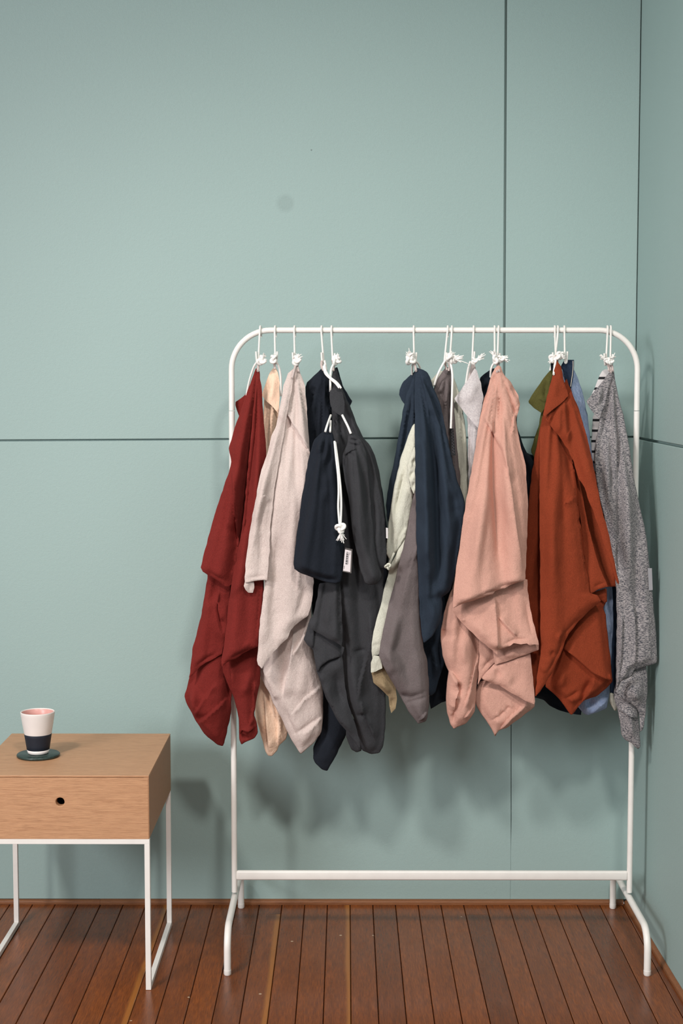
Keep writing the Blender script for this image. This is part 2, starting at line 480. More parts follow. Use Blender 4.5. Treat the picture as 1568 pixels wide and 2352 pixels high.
# drawer front with a round finger hole cut through
hc = P(138, 1842, TY0); hr = 0.0098
bm = bmesh.new()
fx0, fx1, fz0, fz1 = TX0 + 0.0005, TX1 - 0.0022, TZ0, TZ1 - tp - 0.0008
ns = 48
def rect_pt(a):
    dx, dz = math.cos(a), math.sin(a)
    t = 1e9
    if dx > 1e-9: t = min(t, (fx1 - hc.x) / dx)
    if dx < -1e-9: t = min(t, (fx0 - hc.x) / dx)
    if dz > 1e-9: t = min(t, (fz1 - hc.z) / dz)
    if dz < -1e-9: t = min(t, (fz0 - hc.z) / dz)
    return hc.x + dx * t, hc.z + dz * t
angs = [2 * math.pi * k / ns for k in range(ns)] + [math.atan2(z - hc.z, x - hc.x) % (2 * math.pi) for x in (fx0, fx1) for z in (fz0, fz1)]
angs = sorted(angs); ns = len(angs)
yf, yb_ = TY0 - 0.0005, TY0 + 0.0175
O0 = []; I0 = []; I1 = []; O1 = []; IB = []
for a in angs:
    x, z = rect_pt(a)
    O0.append(bm.verts.new((x, yf, z))); O1.append(bm.verts.new((x, yb_, z)))
    cx, cz = math.cos(a), math.sin(a)
    IB.append(bm.verts.new((hc.x + cx * (hr + 0.0012), yf, hc.z + cz * (hr + 0.0012))))
    I0.append(bm.verts.new((hc.x + cx * hr, yf + 0.0012, hc.z + cz * hr))); I1.append(bm.verts.new((hc.x + cx * hr, yb_, hc.z + cz * hr)))
for k in range(ns):
    j = (k + 1) % ns
    bm.faces.new((O0[k], O0[j], IB[j], IB[k])); bm.faces.new((IB[k], IB[j], I0[j], I0[k])); bm.faces.new((I0[k], I0[j], I1[j], I1[k]))
    bm.faces.new((I1[k], I1[j], O1[j], O1[k])); bm.faces.new((O0[j], O0[k], O1[k], O1[j]))
bmesh.ops.recalc_face_normals(bm, faces=bm.faces[:])
drawer = bm_obj('drawer_front', bm, M_oak_front, table)
tag(drawer, 'pale oak drawer front with a round finger hole')
boxp('drawer_box', (TX0 + 0.03, TX1 - 0.03, TY0 + 0.045, TY1 - 0.03, TZ0 + 0.011, TZ1 - 0.022), M_dark, drawer)
# frame of square steel rod
rd = 0.0118
zt = TZ0 - 0.0004
frame = boxp('frame_rail', (TX0, TX1, TY0, TY0 + rd, zt - rd, zt), M_white, table, 0.0008)
boxp('frame_rail', (TX0, TX1, TY1 - rd, TY1, zt - rd, zt), M_white, table, 0.0008)
for X in (TX0, TX1 - rd):
    boxp('floor_rail', (X, X + rd, TY0 + rd, TY1 - rd, 0.0004, 0.0004 + rd), M_white, table, 0.0008)
    for Y in (TY0, TY1 - rd):
        boxp('leg', (X, X + rd, Y, Y + rd, 0.0004, zt - rd), M_white, table, 0.0008)

# ------------------------------------------------------------------ cup on a coaster
def lathe(prof, seg, cx, cy, zb):
    bm = bmesh.new(); rings = []
    for r, z in prof:
        if r < 1e-6: rings.append([bm.verts.new((cx, cy, zb + z))]); continue
        rings.append([bm.verts.new((cx + r * math.cos(2 * math.pi * k / seg), cy + r * math.sin(2 * math.pi * k / seg), zb + z)) for k in range(seg)])
    for a, b in zip(rings[:-1], rings[1:]):
        for k in range(seg):
            j = (k + 1) % seg
            va = [a[0]] if len(a) == 1 else [a[k], a[j]]
            vb = [b[0]] if len(b) == 1 else [b[j], b[k]]
            f = va + vb
            if len(f) >= 3: bm.faces.new(f)
    bmesh.ops.recalc_face_normals(bm, faces=bm.faces[:])
    return bm
d = RM @ Vector(((88 - 784.0) / F, (1176.0 - 1737) / F, -1.0))
cp = CAM + d * ((TZ1 - CAM.z) / d.z)
m, nt, b = new_mat('green_marble')
nz = noise_tex(nt, coords(nt), 60, 6, 0.7, 1.5)
nt.links.new(ramp(nt, nz.outputs['Fac'], [(0.35, s2l((22, 34, 32))), (0.55, s2l((44, 60, 56))), (0.68, s2l((52, 72, 66))), (0.74, s2l((140, 160, 150)))]), b.inputs['Base Color'])
b.inputs['Roughness'].default_value = 0.35
M_marble = m
cst = bm_obj('coaster', lathe([(0, 0.0002), (0.047, 0.0002), (0.0495, 0.002), (0.0497, 0.0055), (0.048, 0.0072), (0, 0.0072)], 56, cp.x, cp.y, TZ1), M_marble, None, True)
tag(cst, 'round dark green marble coaster under the ceramic cup', 'coaster')
cz = TZ1 + 0.0076
M_cw = plain('white_glaze', (228, 220, 216), 0.45, 0.5, bumpn=(120, 0.12, 0.001)); M_cn = plain('navy_glaze', (28, 34, 46), 0.55, 0.4, bumpn=(200, 0.2, 0.001)); M_cp = plain('pink_glaze', (216, 160, 152), 0.35, 0.5)
cup = empty('ceramic_cup', (cp.x, cp.y, cz), 'handmade ceramic cup, white above a navy band, pink inside, on the coaster', 'cup')
def cr(z): return 0.0245 + (0.0400 - 0.0245) * (z / 0.098) ** 1.05
cup_in = [(0, 0.010), (0.020, 0.011)] + [(cr(z) - 0.0042, z) for z in (0.016, 0.03, 0.05, 0.07, 0.085, 0.0945)] + [(cr(0.0965) - 0.0030, 0.0968)]
bm_obj('inside_glaze', lathe(cup_in, 56, cp.x, cp.y, cz), M_cp, cup, True)
zz = [0.0465 + (0.0965 - 0.0465) * k / 8 for k in range(9)]
wob = lambda z: 0.00018 * math.sin(z * 900)
bm_obj('upper_band', lathe([(cr(z) + wob(z), z) for z in zz] + [(cr(0.0975) - 0.0006, 0.0984), (cr(0.0975) - 0.0022, 0.0986), (cr(0.0965) - 0.0030, 0.0968)], 56, cp.x, cp.y, cz), M_cw, cup, True)
bm_obj('navy_band', lathe([(cr(0.0095) - 0.0002, 0.0095)] + [(cr(z) + 0.0003, z) for z in (0.010, 0.02, 0.03, 0.04, 0.0462)] + [(cr(0.0465), 0.0466)], 56, cp.x, cp.y, cz), M_cn, cup, True)
bm_obj('foot_ring', lathe([(0, 0.0001), (0.022, 0.0001), (0.0240, 0.0015), (cr(0.0095) + 0.0002, 0.0095), (0.02, 0.0097), (0, 0.0098)], 56, cp.x, cp.y, cz), M_cw, cup, True)
# ------------------------------------------------------------------ cloth
PX = 0.00106                                   # metres per photograph pixel at the depth of the clothes
def arr(*a):
    return np.array(a, float).reshape(-1, 2)
def soften(poly, k=0.18):
    out = []
    n = len(poly)
    for i in range(n):
        a = poly[i]; b = poly[(i + 1) % n]
        out.append(a + (b - a) * k); out.append(b - (b - a) * k)
    return np.array(out)
def resample(poly, step, closed=True):
    out = []
    n = len(poly)
    for i in range(n if closed else n - 1):
        a = poly[i]; b = poly[(i + 1) % n]
        L_ = np.hypot(*(b - a)); m_ = max(1, int(round(L_ / step)))
        for k in range(m_): out.append(a + (b - a) * k / m_)
    if not closed: out.append(poly[-1])
    return np.array(out)
def seg_dist(pts, line, closed=False):
    """distance, signed side (+ = left of the direction of travel as seen in the picture) and position along a polyline"""
    a = line if closed else line[:-1]
    b = np.roll(line, -1, 0) if closed else line[1:]
    d = b - a; L2 = np.maximum((d ** 2).sum(1), 1e-9)
    ln = np.sqrt(L2); cum = np.concatenate([[0], np.cumsum(ln)])
    best = np.full(len(pts), 1e18); side = np.zeros(len(pts)); pos = np.zeros(len(pts))
    for i in range(len(a)):
        r = pts - a[i]
        t = np.clip((r @ d[i]) / L2[i], 0, 1)
        q = r - t[:, None] * d[i]
        dd = (q ** 2).sum(1)
        k = dd < best
        best[k] = dd[k]
        side[k] = -np.sign(d[i, 0] * r[k, 1] - d[i, 1] * r[k, 0])
        pos[k] = (cum[i] + t[k] * ln[i]) / cum[-1]
    return np.sqrt(best), side, pos
def inside(pts, poly):
    x, y = pts[:, 0], pts[:, 1]; r = np.zeros(len(pts), bool)
    n = len(poly); j = n - 1
    for i in range(n):
        xi, yi = poly[i]; xj, yj = poly[j]
        if yi != yj:
            c = ((yi > y) != (yj > y)) & (x < (xj - xi) * (y - yi) / (yj - yi) + xi)
            r ^= c
        j = i
    return r
def smooth(x): x = np.clip(x, 0, 1); return x * x * (3 - 2 * x)
_rs = np.random.RandomState(11); _tab = _rs.rand(256, 256) * 2 - 1
def nz1(pts, sc, seed):
    """smooth value noise, about -1..1"""
    x = pts[:, 0] * sc + seed * 17.31; y = pts[:, 1] * sc + seed * 7.77
    i = np.floor(x).astype(int); j = np.floor(y).astype(int); fx = x - i; fy = y - j
    fx = fx * fx * (3 - 2 * fx); fy = fy * fy * (3 - 2 * fy)
    t = lambda p, q: _tab[p % 256, q % 256]
    return (t(i, j) * (1 - fx) + t(i + 1, j) * fx) * (1 - fy) + (t(i, j + 1) * (1 - fx) + t(i + 1, j + 1) * fx) * fy

def nzs(pts, sc, seed):
    """three turned copies of the noise, so that no grid shows"""
    r = 0
    for k, a in enumerate((0.3, 1.3, 2.4)):
        c, n_ = math.cos(a), math.sin(a)
        r = r + nz1(pts @ np.array([[c, -n_], [n_, c]]), sc * (0.9 + 0.12 * k), seed + 31 * k)
    return r * 0.6

YTOP = -0.266
def depth_at(v, Y, key=None):
    """cloth hangs from the hook and spreads towards its own depth lower down"""
    if key is not None:
        return np.interp(v, [k[0] for k in key], [k[1] for k in key])
    yt = YTOP + 0.35 * (Y + 0.315)
    return yt + (Y - yt) * smooth((v - 840) / 330.0)

# depth buffer of the clothes laid so far: every new layer comes to rest on what hangs behind it
BU0, BV0, BST = 400.0, 790.0, 3.0
BUF = np.full((int((1800 - BV0) / BST), int((1550 - BU0) / BST)), 9.0)
QUEUE = []; POST = []
def buf_at(u, v, r=0):
    j = int(round((u - BU0) / BST)); i = int(round((v - BV0) / BST))
    if r == 0: return BUF[min(max(i, 0), BUF.shape[0] - 1), min(max(j, 0), BUF.shape[1] - 1)]
    return BUF[max(i - r, 0):i + r + 1, max(j - r, 0):j + r + 1].min()
def maxf(a, n):
    for _ in range(n):
        p = np.pad(a, 1, mode='edge')
        a = np.max([p[1:-1, 1:-1], p[:-2, 1:-1], p[2:, 1:-1], p[1:-1, :-2], p[1:-1, 2:]], axis=0)
    return a
def blurf(a, n):
    for _ in range(n):
        p = np.pad(a, 1, mode='edge')
        a = (p[1:-1, 1:-1] * 2 + p[:-2, 1:-1] + p[2:, 1:-1] + p[1:-1, :-2] + p[1:-1, 2:]) / 6.0
    return a
def bilin(a, pts):
    x = np.clip((pts[:, 0] - BU0) / BST, 0, a.shape[1] - 1.001); y = np.clip((pts[:, 1] - BV0) / BST, 0, a.shape[0] - 1.001)
    i = y.astype(int); j = x.astype(int); fy = y - i; fx = x - j
    return a[i, j] * (1 - fy) * (1 - fx) + a[i + 1, j] * fy * (1 - fx) + a[i, j + 1] * (1 - fy) * fx + a[i + 1, j + 1] * fy * fx

FOLD = 1.7; FAN = 4.2; LEAN = 2.2
_seed = [0.0]
def cloth(*a, **k):
    _seed[0] += 3.7
    QUEUE.append((a[4], len(QUEUE), _seed[0], a, k))

def build_cloth(sd, name, parent, mat, poly, Y, mode='pillow', bulge=20, back=10, rim=34, folds=(), fan=None, wav=1.05, step=4.4, key=None, lean=None, thick=2.6):
    """one piece of cloth. poly: outline (picture pixels); Y: its depth; bulge, fold heights in mm.
    folds: (kind, height, width px, points...) with kind 'r' ridge/valley, 's' fold edge raised on its left side"""
    poly = soften(np.asarray(poly, float), 0.14 if mode == 'pillow' else 0.05)
    bd = resample(poly, step)
    jit = np.stack([nz1(bd, 0.07, sd), nz1(bd, 0.07, sd + 50)], 1) * 1.0
    bd = bd + jit
    area_ = 0.5 * np.sum(bd[:, 0] * np.roll(bd[:, 1], -1) - np.roll(bd[:, 0], -1) * bd[:, 1])
    if area_ < 0: bd = bd[::-1].copy()
    bc = bd[::3]                                           # coarser edge, enough for distances
    # ring just inside the edge keeps the edge crisp
    tn = np.roll(bd, -1, 0) - np.roll(bd, 1, 0); tn /= np.maximum(np.hypot(tn[:, 0], tn[:, 1]), 1e-6)[:, None]
    inw = np.stack([-tn[:, 1], tn[:, 0]], 1)
    ring = bd + inw * 1.5
    x0, y0 = bd.min(0); x1, y1 = bd.max(0)
    gx, gy = np.meshgrid(np.arange(x0, x1, step), np.arange(y0, y1, step * 0.87))
    gx[1::2] += step / 2
    gp = np.stack([gx.ravel(), gy.ravel()], 1)
    gp = gp[inside(gp, bd)]
    lines = [(f[0], f[1] * FOLD, f[2], resample(arr(*f[3:]), step * 0.8, False)) for f in folds]
    fp = []
    for kind, amp, wdt, ln in lines:
        if kind == 'r' and amp < 0:
            t_ = np.gradient(ln, axis=0); t_ /= np.maximum(np.hypot(t_[:, 0], t_[:, 1]), 1e-6)[:, None]
            n_ = np.stack([-t_[:, 1], t_[:, 0]], 1)
            o_ = min(step * 0.9, wdt * 0.8)
            fp += [ln, ln + n_ * o_, ln - n_ * o_]
            if len(gp):
                d_, _, _ = seg_dist(gp, ln); gp = gp[d_ > o_ + step * 0.6]
        if kind in 'sS':
            t_ = np.gradient(ln, axis=0); t_ /= np.maximum(np.hypot(t_[:, 0], t_[:, 1]), 1e-6)[:, None]
            n_ = np.stack([-t_[:, 1], t_[:, 0]], 1)
            fp += [ln + n_ * 0.75, ln - n_ * 0.75]
            if len(gp):
                d_, _, _ = seg_dist(gp, ln); gp = gp[d_ > step * 0.7]
    if len(gp):
        dd, _, _ = seg_dist(gp, bc, True); gp = gp[dd > step * 0.75]
    rd_, _, _ = seg_dist(ring, bd, True)
    ring = ring[inside(ring, bd) & (rd_ > 1.2)]
    pool = [bd, ring] + ([gp] if len(gp) else [])
    nxt_ = sum(len(q) for q in pool); edges_ = []
    for ln in fp:                                          # fold lines become edges of the mesh
        dd, _, _ = seg_dist(ln, bc, True)
        ok_ = inside(ln, bd) & (dd > step * 0.75)
        ids = np.cumsum(ok_) - 1 + nxt_
        edges_ += [(int(ids[i]), int(ids[i + 1])) for i in range(len(ln) - 1) if ok_[i] and ok_[i + 1]]
        if ok_.any(): pool.append(ln[ok_]); nxt_ += int(ok_.sum())
    pts = np.concatenate(pool)
    res = delaunay_2d_cdt([Vector(p) for p in pts], edges_, [list(range(len(bd)))], 1, 1e-4)
    fo = res[2]
    pts = np.array([[v.x, v.y] for v in res[0]])
    onb = np.array([any(o < len(bd) for o in r) for r in res[3]])
    nm = len(pts)
    # buffer cells covered by this piece
    jj, ii = np.meshgrid(np.arange(BUF.shape[1]), np.arange(BUF.shape[0]))
    cells = np.stack([jj.ravel() * BST + BU0, ii.ravel() * BST + BV0], 1)
    sel = (cells[:, 0] > x0 - 4) & (cells[:, 0] < x1 + 4) & (cells[:, 1] > y0 - 4) & (cells[:, 1] < y1 + 4)
    idx = np.nonzero(sel)[0]; cp_ = cells[idx]
    ci = inside(cp_, bc); cdist, _, _ = seg_dist(cp_, bc, True)
    keep = ci | (cdist < 3.2); idx = idx[keep]; cp_ = cp_[keep]; cin = ci[keep]
    A = np.concatenate([pts, cp_])
    dist = np.concatenate([seg_dist(pts, bc, True)[0], np.where(cin, cdist[keep], 0)])
    isb = onb
    dist[:nm][onb] = 0
    # distance to the left and right side of the piece, for its sideways rounding
    row = np.arange(y0 - 6, y1 + 6, 2.0); lft = np.full(len(row), np.nan); rgt = np.full(len(row), np.nan)
    e0, e1 = bd, np.roll(bd, -1, 0)
    for k, yy in enumerate(row):
        m_ = (e0[:, 1] <= yy) != (e1[:, 1] <= yy)
        if m_.any():
            xx = e0[m_, 0] + (yy - e0[m_, 1]) / (e1[m_, 1] - e0[m_, 1]) * (e1[m_, 0] - e0[m_, 0])
            lft[k], rgt[k] = xx.min(), xx.max()
    ok = ~np.isnan(lft)
    xl_ = np.interp(A[:, 1], row[ok], lft[ok]); xr_ = np.interp(A[:, 1], row[ok], rgt[ok])
    half = np.maximum((xr_ - xl_) / 2, 1.0)
    xd = np.clip(np.minimum(A[:, 0] - xl_, xr_ - A[:, 0]), 0, None)
    h = np.zeros(len(A))
    for kind, amp, wdt, ln in lines:
        d_, s_, p_ = seg_dist(A, ln)
        ft = 0.4 if kind == 'r' else 0.2
        fade = smooth(p_ / ft) * smooth((1 - p_) / ft)
        if kind == 'r': h += 1.5 * amp * fade * (np.exp(-(d_ / wdt) ** 2) if amp > 0 else np.exp(-(d_ / (1.55 * wdt)) ** 1.35))
        elif kind == 's': h += np.where(s_ > 0, amp * fade * np.exp(-d_ / wdt), 0)
        else: h += np.where(s_ > 0, amp * np.exp(-d_ / wdt), 0)       # 'S': does not fade at its ends
    if fan is not None:
        ax, ay, am, fq = fan
        th = np.arctan2(A[:, 0] - ax, np.maximum(A[:, 1] - ay, 4.0))
        rr = np.hypot(A[:, 0] - ax, A[:, 1] - ay)
        th = th + 0.02 * nz1(A, 0.006, sd + 3)
        wv = sum((np.sqrt(np.sin(th * fq * k * 0.55 + sd * (1.3 + k)) ** 2 + 0.07) * 2 - 1.33) / k ** 0.8 for k in (1.0, 1.9, 3.1))
        h += FAN * am * wv * smooth(rr / 110.0) * (0.5 + 0.5 * smooth(1.3 - rr / 900))
    h += wav * (nzs(A * np.array([1.0, 0.55]), 0.016, sd) * 2.0 + nzs(A * np.array([1.0, 0.6]), 0.04, sd + 9) * 1.0 + nzs(A @ np.array([[0.8, 0.6], [-0.25, 0.33]]), 0.09, sd + 21) * 0.5)
    rimh = np.minimum(rim, half)
    eh = np.clip(xd / rimh, 0, 1)
    dome = 1 - (1 - eh) ** 2
    scale = np.clip(half / 34.0, 0.25, 1)                 # narrow places stay flatter
    Yl = depth_at(A[:, 1], Y, key)
    if lean is not None:
        v0, v1, amt = lean
        Yl = Yl - LEAN * amt / 1000.0 * smooth((A[:, 1] - v0) / (v1 - v0)) ** 1.3
    rnd = np.sqrt(np.clip(1 - (1 - np.clip(dist / 7.0, 0, 1)) ** 2, 0, 1))
    if mode == 'pillow':
        edge = np.clip(dist / 8.0, 0, 1)
        front = (4.0 * rnd + 0.75 * bulge * scale * dome * smooth(dist / 22.0) + h * edge * np.clip(0.4 + scale, 0, 1)) / 1000.0
        bk = -(2.5 * rnd + 0.8 * back * scale * dome * smooth(dist / 22.0)) / 1000.0
    else:
        edge = 0.55 + 0.45 * np.clip(dist / 12.0, 0, 1)
        mid = (0.75 * bulge * scale * dome + h * edge * np.clip(0.4 + scale, 0, 1))
        front = (mid + thick / 2) / 1000.0
        bk = (mid - thick / 2) / 1000.0
    # come to rest in front of whatever hangs behind
    need = np.zeros(BUF.size)
    gap = (Yl - bk)[nm:] - (BUF.ravel()[idx] - 0.0026)
    need[idx] = np.clip(gap, 0, 0.2)
    nd = need.reshape(BUF.shape)
    if nd.max() > 0:
        nd = blurf(maxf(nd, 8), 7)
    sh = bilin(nd, A)
    Yl = Yl - sh
    base = Pn(pts, Yl[:nm])
    if nd.max() > 0.03: print('shift', name, parent.name, round(float(nd.max()), 3))
    bflat = BUF.ravel(); bflat[idx] = np.minimum(bflat[idx], (Yl - front)[nm:])
    fv = base.copy(); fv[:, 1] -= front[:nm]
    bv = base.copy(); bv[:, 1] -= bk[:nm]
    faces = []
    ff = []
    for f in fo:
        f = list(f)
        if len(f) < 3: continue
        a2 = 0
        for i in range(len(f)):
            p, q = pts[f[i]], pts[f[(i + 1) % len(f)]]; a2 += p[0] * q[1] - q[0] * p[1]
        if a2 > 0: f = f[::-1]
        ff.append(f)
    if mode == 'pillow':
        verts = [tuple(p) for p in fv]
        bidx = np.arange(nm); nxt = nm
        for i in range(nm):
            if not isb[i]:
                bidx[i] = nxt; verts.append(tuple(bv[i])); nxt += 1
        for f in ff:
            faces.append(f)
            gb = [int(bidx[k]) for k in f][::-1]
            if set(gb) != set(f): faces.append(gb)
    else:
        verts = [tuple(p) for p in fv] + [tuple(p) for p in bv]
        cnt = {}
        for f in ff:
            faces.append(f); faces.append([k + nm for k in f][::-1])
            for i in range(len(f)):
                e_ = (f[i], f[(i + 1) % len(f)])
                cnt[e_] = 1
        for (p, q) in list(cnt):
            if (q, p) not in cnt:
                k = len(verts)
                verts += [tuple(fv[p]), tuple(fv[q]), tuple(bv[q]), tuple(bv[p])]
                faces.append([k + 1, k, k + 3, k + 2])
    me = bpy.data.meshes.new(name); me.from_pydata(verts, [], faces); me.update()
    for p in me.polygons: p.use_smooth = True
    return link(name, me, mat, parent)

def cord(*a, **k): POST.append((build_cord, a, k))
def knot(*a, **k): POST.append((build_knot, a, k))
def card(*a, **k): POST.append((build_card, a, k))
def build_card(name, parent, quad, mat, lift=0.0012, label=None, th=0.0010):
    """small flat tag lying on the cloth behind it; quad in picture pixels"""
    Yc = min(buf_at(u, v, 1) for u, v in quad); Yc = min(Yc, min(buf_at((quad[0][0] + quad[2][0]) / 2, (quad[0][1] + quad[2][1]) / 2, 2), 0))
    o = bm_obj(name, prism([P(u, v, Yc - lift - th) for u, v in quad], nb, th), mat, parent)
    if label: o['label'] = label
    o['y'] = Yc - lift - th
    return o
def build_cord(name, parent, pts, rad=0.0025, mat=None, seg=8, follow=True, sink=(0, 0), lift=0.0):
    if follow:
        q = []
        for (u, v, Y) in pts:
            b_ = buf_at(u, v, 1)
            q.append((u, v, min(Y, b_ - rad - 0.0008 - lift) if b_ < 1 and v > 850 else Y))
        pts = q
    pts = [(u, v, Y + (0.014 if (i == 0 and sink[0]) or (i == len(pts) - 1 and sink[1]) else 0)) for i, (u, v, Y) in enumerate(pts)]
    path = smooth_path([P(u, v, Y) for u, v, Y in pts], 5)
    return bm_obj(name, tube_bm(path, rad, seg), mat or M_rope, parent, True)

def build_knot(parent, u, v, Y, size=9.0, ends=(), rng=None, mat=None):
    """overhand knot in white cotton cord with frayed tails"""
    rng = rng or random.Random(int(u * 13 + v))
    if v > 860: Y = min(Y, buf_at(u, v, 3) - 0.006)
    c = P(u, v, Y); s = size * PX * 0.36
    rx, rz = rng.uniform(0, 6), rng.uniform(0, 6)
    M3 = Euler((rng.uniform(-.5, .5), rx, rz)).to_matrix()
    pts = []
    for k in range(43):
        t = 2 * math.pi * k / 42
        p = Vector((math.sin(t) + 2 * math.sin(2 * t), -math.sin(3 * t) * 1.1, math.cos(t) - 2 * math.cos(2 * t)))
        pts.append(c + M3 @ p * s)
    k = bm_obj('cord_knot', tube_bm(pts, s * 1.05, 8, caps=False), mat or M_rope, parent, True)
    for (du, dv, n) in ends:
        bm = bmesh.new()
        e = P(u + du, v + dv, Y - 0.004)
        ax = (e - c)
        for i in range(int(n * 1.6)):
            sp = Vector((rng.gauss(0, 1), rng.gauss(0, 1), rng.gauss(0, 1))) * ax.length * 0.20
            sp -= ax * 0.25 * rng.random()
            mid = c + ax * 0.5 + sp * 0.22
            tube_bm(smooth_path([c + ax * 0.10, mid, e + sp], 3), [0.0017, 0.0017, 0.0016, 0.0014, 0.0013, 0.0011, 0.0009], 5, bm)
        bm_obj('frayed_end', bm, M_rope, k, True)
    return k

def hook(u, label, tip=1, botu=None, botv=838, out=0.0):
    """white S-hook: long leg in front of the bar, short end behind it, small upturned hook below"""
    r = 0.0024
    t = P(u, 758.5, YB); bu = u if botu is None else botu
    x = t.x; Rb = R_up + r + 0.0006
    tz = barz
    pts = [Vector((x + 0.002, YB + Rb + 0.0005, tz - 0.016))]
    for k in range(0, 9):
        a = math.pi * k / 8
        pts.append(Vector((x + 0.002 - 0.002 * k / 8, YB + Rb * math.cos(a), tz + Rb * math.sin(a))))
    b = P(bu, botv - 5, YB - Rb)
    pts.append(Vector((x * 0.8 + b.x * 0.2, YB - Rb - out, tz * 0.8 + b.z * 0.2)))
    pts.append(Vector(((x + b.x) / 2, YB - Rb - out, (tz + b.z) / 2)))
    pts.append(Vector((b.x, YB - Rb, b.z)))
    q = 0.0055
    for k in range(1, 8):
        a = math.pi * k / 7
        pts.append(Vector((b.x - tip * 0.0035 * (1 - math.cos(a)) / 2, YB - Rb - q * 0.9 * (1 - math.cos(a)) / 2, b.z - q * math.sin(a))))
    l = pts[-1]
    pts.append(l + Vector((-tip * 0.001, -0.0004, 0.012))); pts.append(l + Vector((-tip * 0.0015, -0.0004, 0.022)))
    path = []
    for i in range(len(pts)):
        path.append(pts[i])
    o = bm_obj('s_hook', tube_bm(smooth_path(path, 3), r, 8), M_white, None, True)
    return tag(o, label, 'hook', 'white S-hooks on the clothes rail')

# ------------------------------------------------------------------ hooks
HOOKS = [
 (597, 'white S-hook at the left bend of the rail holding the brick red garment', 1, 593, 834),
 (631, 'white S-hook holding the small peach garment', -1, 632, 834),
 (675.5, 'white S-hook holding the pale pinkish beige linen garment', 1, 677, 836),
 (737.5, 'white S-hook holding the black-navy garment beside the charcoal one', 1, 743, 836),
 (760.5, 'white S-hook holding the charcoal linen garment', -1, 764, 838),
 (949, 'white S-hook holding the navy blue garment in the middle of the rail', -1, 951, 836),
 (1027, 'left one of two crossed white S-hooks above the taupe garment', -1, 1020, 836),
 (1036.5, 'right one of two crossed white S-hooks above the taupe garment', 1, 1032, 838),
 (1086.5, 'white S-hook holding the light heather grey garment', -1, 1084, 834),
 (1134.5, 'left one of two white S-hooks above the dusty pink garment', 1, 1136, 834),
 (1143.5, 'right one of two white S-hooks above the dusty pink garment', -1, 1142, 838),
 (1272.5, 'left one of two crossed white S-hooks above the rust garment', -1, 1276, 838),
 (1279.5, 'right one of two crossed white S-hooks above the rust garment', 1, 1273, 836),
 (1294.5, 'white S-hook hooked through the denim waistband', -1, 1297, 834),
 (1393.5, 'left one of two white S-hooks at the right bend above the grey marl garment', 1, 1391, 838),
 (1401, 'right one of two white S-hooks at the right bend above the grey marl garment', -1, 1401, 840),
]
for u, lab, tip, bu, bv in HOOKS: hook(u, lab, tip, bu, bv, 0.006 if lab.startswith('right one of two crossed') else 0.0)

# ------------------------------------------------------------------ fabrics
M_red = fabric('brick_red_linen', (114, 37, 33), 1.2, 0.45, 0.14)
M_peach = fabric('peach_cotton', (246, 208, 182), 0.8, 0.6, 0.06)
M_beige = fabric('pinkish_beige_linen', (207, 189, 183), 1.0, 0.5, 0.05)
M_nav1 = fabric('black_navy_linen', (30, 34, 42), 1.0, 0.3, 0.08)
M_char = fabric('charcoal_linen', (56, 56, 59), 1.0, 0.35, 0.10)
M_navy = fabric('navy_blue_cotton', (42, 51, 63), 0.8, 0.25, 0.10)
M_sage = fabric('pale_sage_cotton', (207, 205, 190), 0.8, 0.5, 0.05)
M_khaki = fabric('khaki_lining', (146, 126, 98), 1.0, 0.4, 0.12)
M_taupe = fabric('taupe_grey_cotton', (108, 98, 98), 1.0, 0.35, 0.07)
M_heat = fabric('light_heather_jersey', (208, 200, 200), 0.7, 0.3, 0.04, heather=((186, 178, 180), (1, 1, 1), 260, 0.8))
M_nav2 = fabric('midnight_navy_cotton', (22, 27, 35), 0.8, 0.2, 0.06)
M_pink = fabric('dusty_pink_cotton', (201, 153, 138), 0.8, 0.42, 0.05)
M_olive = fabric('olive_green_cotton', (82, 80, 42), 0.9, 0.5, 0.12)
M_rust = fabric('rust_cotton', (131, 55, 32), 1.1, 0.4, 0.08)
M_denim = fabric('dark_denim', (38, 50, 70), 1.2, 0.3, 0.15)
M_chamb = fabric('light_blue_chambray', (136, 152, 184), 1.2, 0.5, 0.06, heather=((164, 176, 202), (1.0, 1, 0.3), 300, 0.7))
M_marl = fabric('grey_marl_jersey', (166, 159, 159), 0.8, 0.3, 0.05, heather=((70, 71, 78), (0.26, 0.6, 1.0), 640, 1.0))

def stripe_mat():
    m, nt, b = new_mat('fabric_black_and_white_stripe')
    tc = N(nt, 'ShaderNodeTexCoord'); sx = N(nt, 'ShaderNodeSeparateXYZ'); nt.links.new(tc.outputs['Object'], sx.inputs[0])
    mo = N(nt, 'ShaderNodeMath', operation='PINGPONG'); mo.inputs[1].default_value = 0.0125
    nt.links.new(sx.outputs['Z'], mo.inputs[0])
    dv = N(nt, 'ShaderNodeMath', operation='DIVIDE'); nt.links.new(mo.outputs[0], dv.inputs[0]); dv.inputs[1].default_value = 0.0125
    nt.links.new(ramp(nt, dv.outputs[0], [(0.0, s2l((22, 22, 28))), (0.22, s2l((22, 22, 28))), (0.26, s2l((214, 208, 208)))]), b.inputs['Base Color'])
    b.inputs['Roughness'].default_value = 0.9
    return m
M_stripe = stripe_mat()

def garment(name, u, v, label, cat, Y=YTOP, group=None):
    return empty(name, P(u, v, Y), label, cat, group)
GG = 'clothes hanging on the rail'

